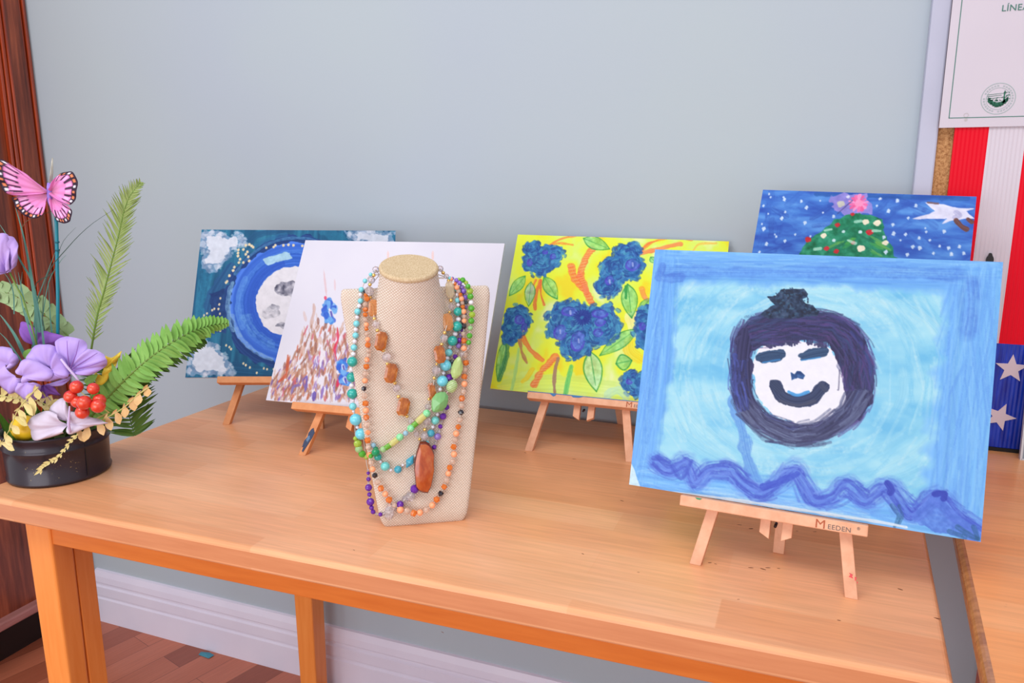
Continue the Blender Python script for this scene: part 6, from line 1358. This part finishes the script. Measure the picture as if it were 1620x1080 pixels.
def wing(name, root, outline, side, depth, dark0, dark1, seed):
    """root and outline of a wing; outline positions between dark0 and dark1 (0..1) carry the black, spotted margin"""
    O = [interp(outline, i / 89) for i in range(90)]; n = 90; nr = 26; g = np.random.RandomState(seed); root = Vector(root)
    vs = [tuple(root)]; cols = [(150, 104, 96)]
    ribs = [dark0 + (dark1 - dark0) * (k + .5) / 6 for k in range(6)]
    for j in range(1, nr + 1):
        t = j / nr
        for k in range(n):
            u = k / 89; q = root.lerp(O[k], t)
            q = q - VIEW * (0.010 * math.sin(t * 1.6)) * 1.0 + VIEW * 0.0012 * math.sin(u * 40) * t
            vs.append(tuple(q))
            mg = dark0 < u < dark1; e = min(u - dark0, dark1 - u) * 12
            c = np.array((236, 150, 206.)) * (1 - t) + np.array((222, 130, 196.)) * t
            if t < .4: c = c * (0.55 + 1.1 * t) + np.array((150, 110, 100)) * (0.45 - 1.1 * t) if t < .4 and 0.55 + 1.1 * t < 1 else c
            rib = min(abs(u - r) for r in ribs) * 90 * t
            if mg and t > .55 and rib < 0.9: c = np.array((70, 40, 66.))
            if mg and t > .60 and rib > 1.6 and rib < 3.2 and t < .80: c = c * .5 + np.array((250, 220, 240.)) * .5
            if mg and t > 1 - .17 * min(1, max(0, e)): c = np.array((44, 26, 46.))
            if mg and .855 < t < .925 and int(u * 34) % 2 == 0: c = np.array((238, 138, 92.)) if int(u * 17) % 3 else np.array((236, 226, 240.))
            if t > .965: c = np.array((52, 32, 54.)) if mg else c * .8
            cols.append(tuple(np.clip(c, 0, 255)))
    fs = [(0, 1 + k, 2 + k) for k in range(n - 1)]
    for j in range(nr - 1):
        for k in range(n - 1):
            a = 1 + j * n + k; fs.append((a, a + n, a + n + 1, a + 1))
    m = MB(); m.add(vs, fs); o = m.build(name, wing_m, bp, smooth=True)
    at = o.data.color_attributes.new('paint', 'FLOAT_COLOR', 'POINT'); c = srgb2lin(np.array(cols)); c = np.concatenate([c, np.ones((len(c), 1))], 1)
    at.data.foreach_set('color', c.astype(np.float32).ravel())
    s = o.modifiers.new('solid', 'SOLIDIFY'); s.thickness = 0.0005; s.offset = 0
    return o
wing('upper_wing', [(0.044,0.0044,0.4414)][0], [(0.0424,0.0037,0.4445),(0.0338,0.0004,0.454),(0.0273,-0.0065,0.4647),(0.0152,-0.0155,0.4761),(0.005,-0.0238,0.486),(-0.0034,-0.0293,0.4872),(-0.0082,-0.0311,0.4776),(-0.0081,-0.029,0.4647),(-0.0068,-0.0263,0.4527),(-0.0034,-0.0228,0.442),(0.0018,-0.0165,0.437),(0.0145,-0.0072,0.4369),(0.0398,0.0027,0.439)], -1, 0, .30, .78, 3)
wing('lower_wing', [(0.0409,0.0064,0.4383)][0], [(0.038,0.0052,0.4383),(0.0175,-0.0028,0.4369),(0.0017,-0.009,0.4348),(-0.0049,-0.0116,0.4316),(-0.0027,-0.0107,0.4219),(0.0012,-0.0092,0.4147),(0.0091,-0.0061,0.4075),(0.0183,-0.0025,0.4029),(0.0283,0.0014,0.4048),(0.0371,0.0049,0.4137),(0.0396,0.0059,0.427)], -1, 0, .22, .85, 4)
wing('upper_wing', [(0.0469,0.0055,0.4414)][0], [(0.0487,0.0062,0.4455),(0.0542,0.0084,0.4552),(0.064,0.0122,0.4654),(0.0741,0.0162,0.4698),(0.0887,0.0176,0.4694),(0.0945,0.0177,0.4567),(0.0921,0.0168,0.4415),(0.0858,0.0165,0.4283),(0.077,0.0151,0.4231),(0.0619,0.0114,0.4288),(0.0485,0.0061,0.4384)], 1, 0, .20, .80, 5)
wing('lower_wing', [(0.0443,0.0077,0.4373)][0], [(0.0456,0.0082,0.4373),(0.0573,0.0128,0.4287),(0.0691,0.0174,0.4219),(0.0742,0.0194,0.4147),(0.0723,0.0187,0.4023),(0.0664,0.0164,0.3965),(0.0585,0.0133,0.3961),(0.0513,0.0104,0.4013),(0.0474,0.0089,0.413),(0.0439,0.0075,0.427)], 1, 0, .30, .86, 6)
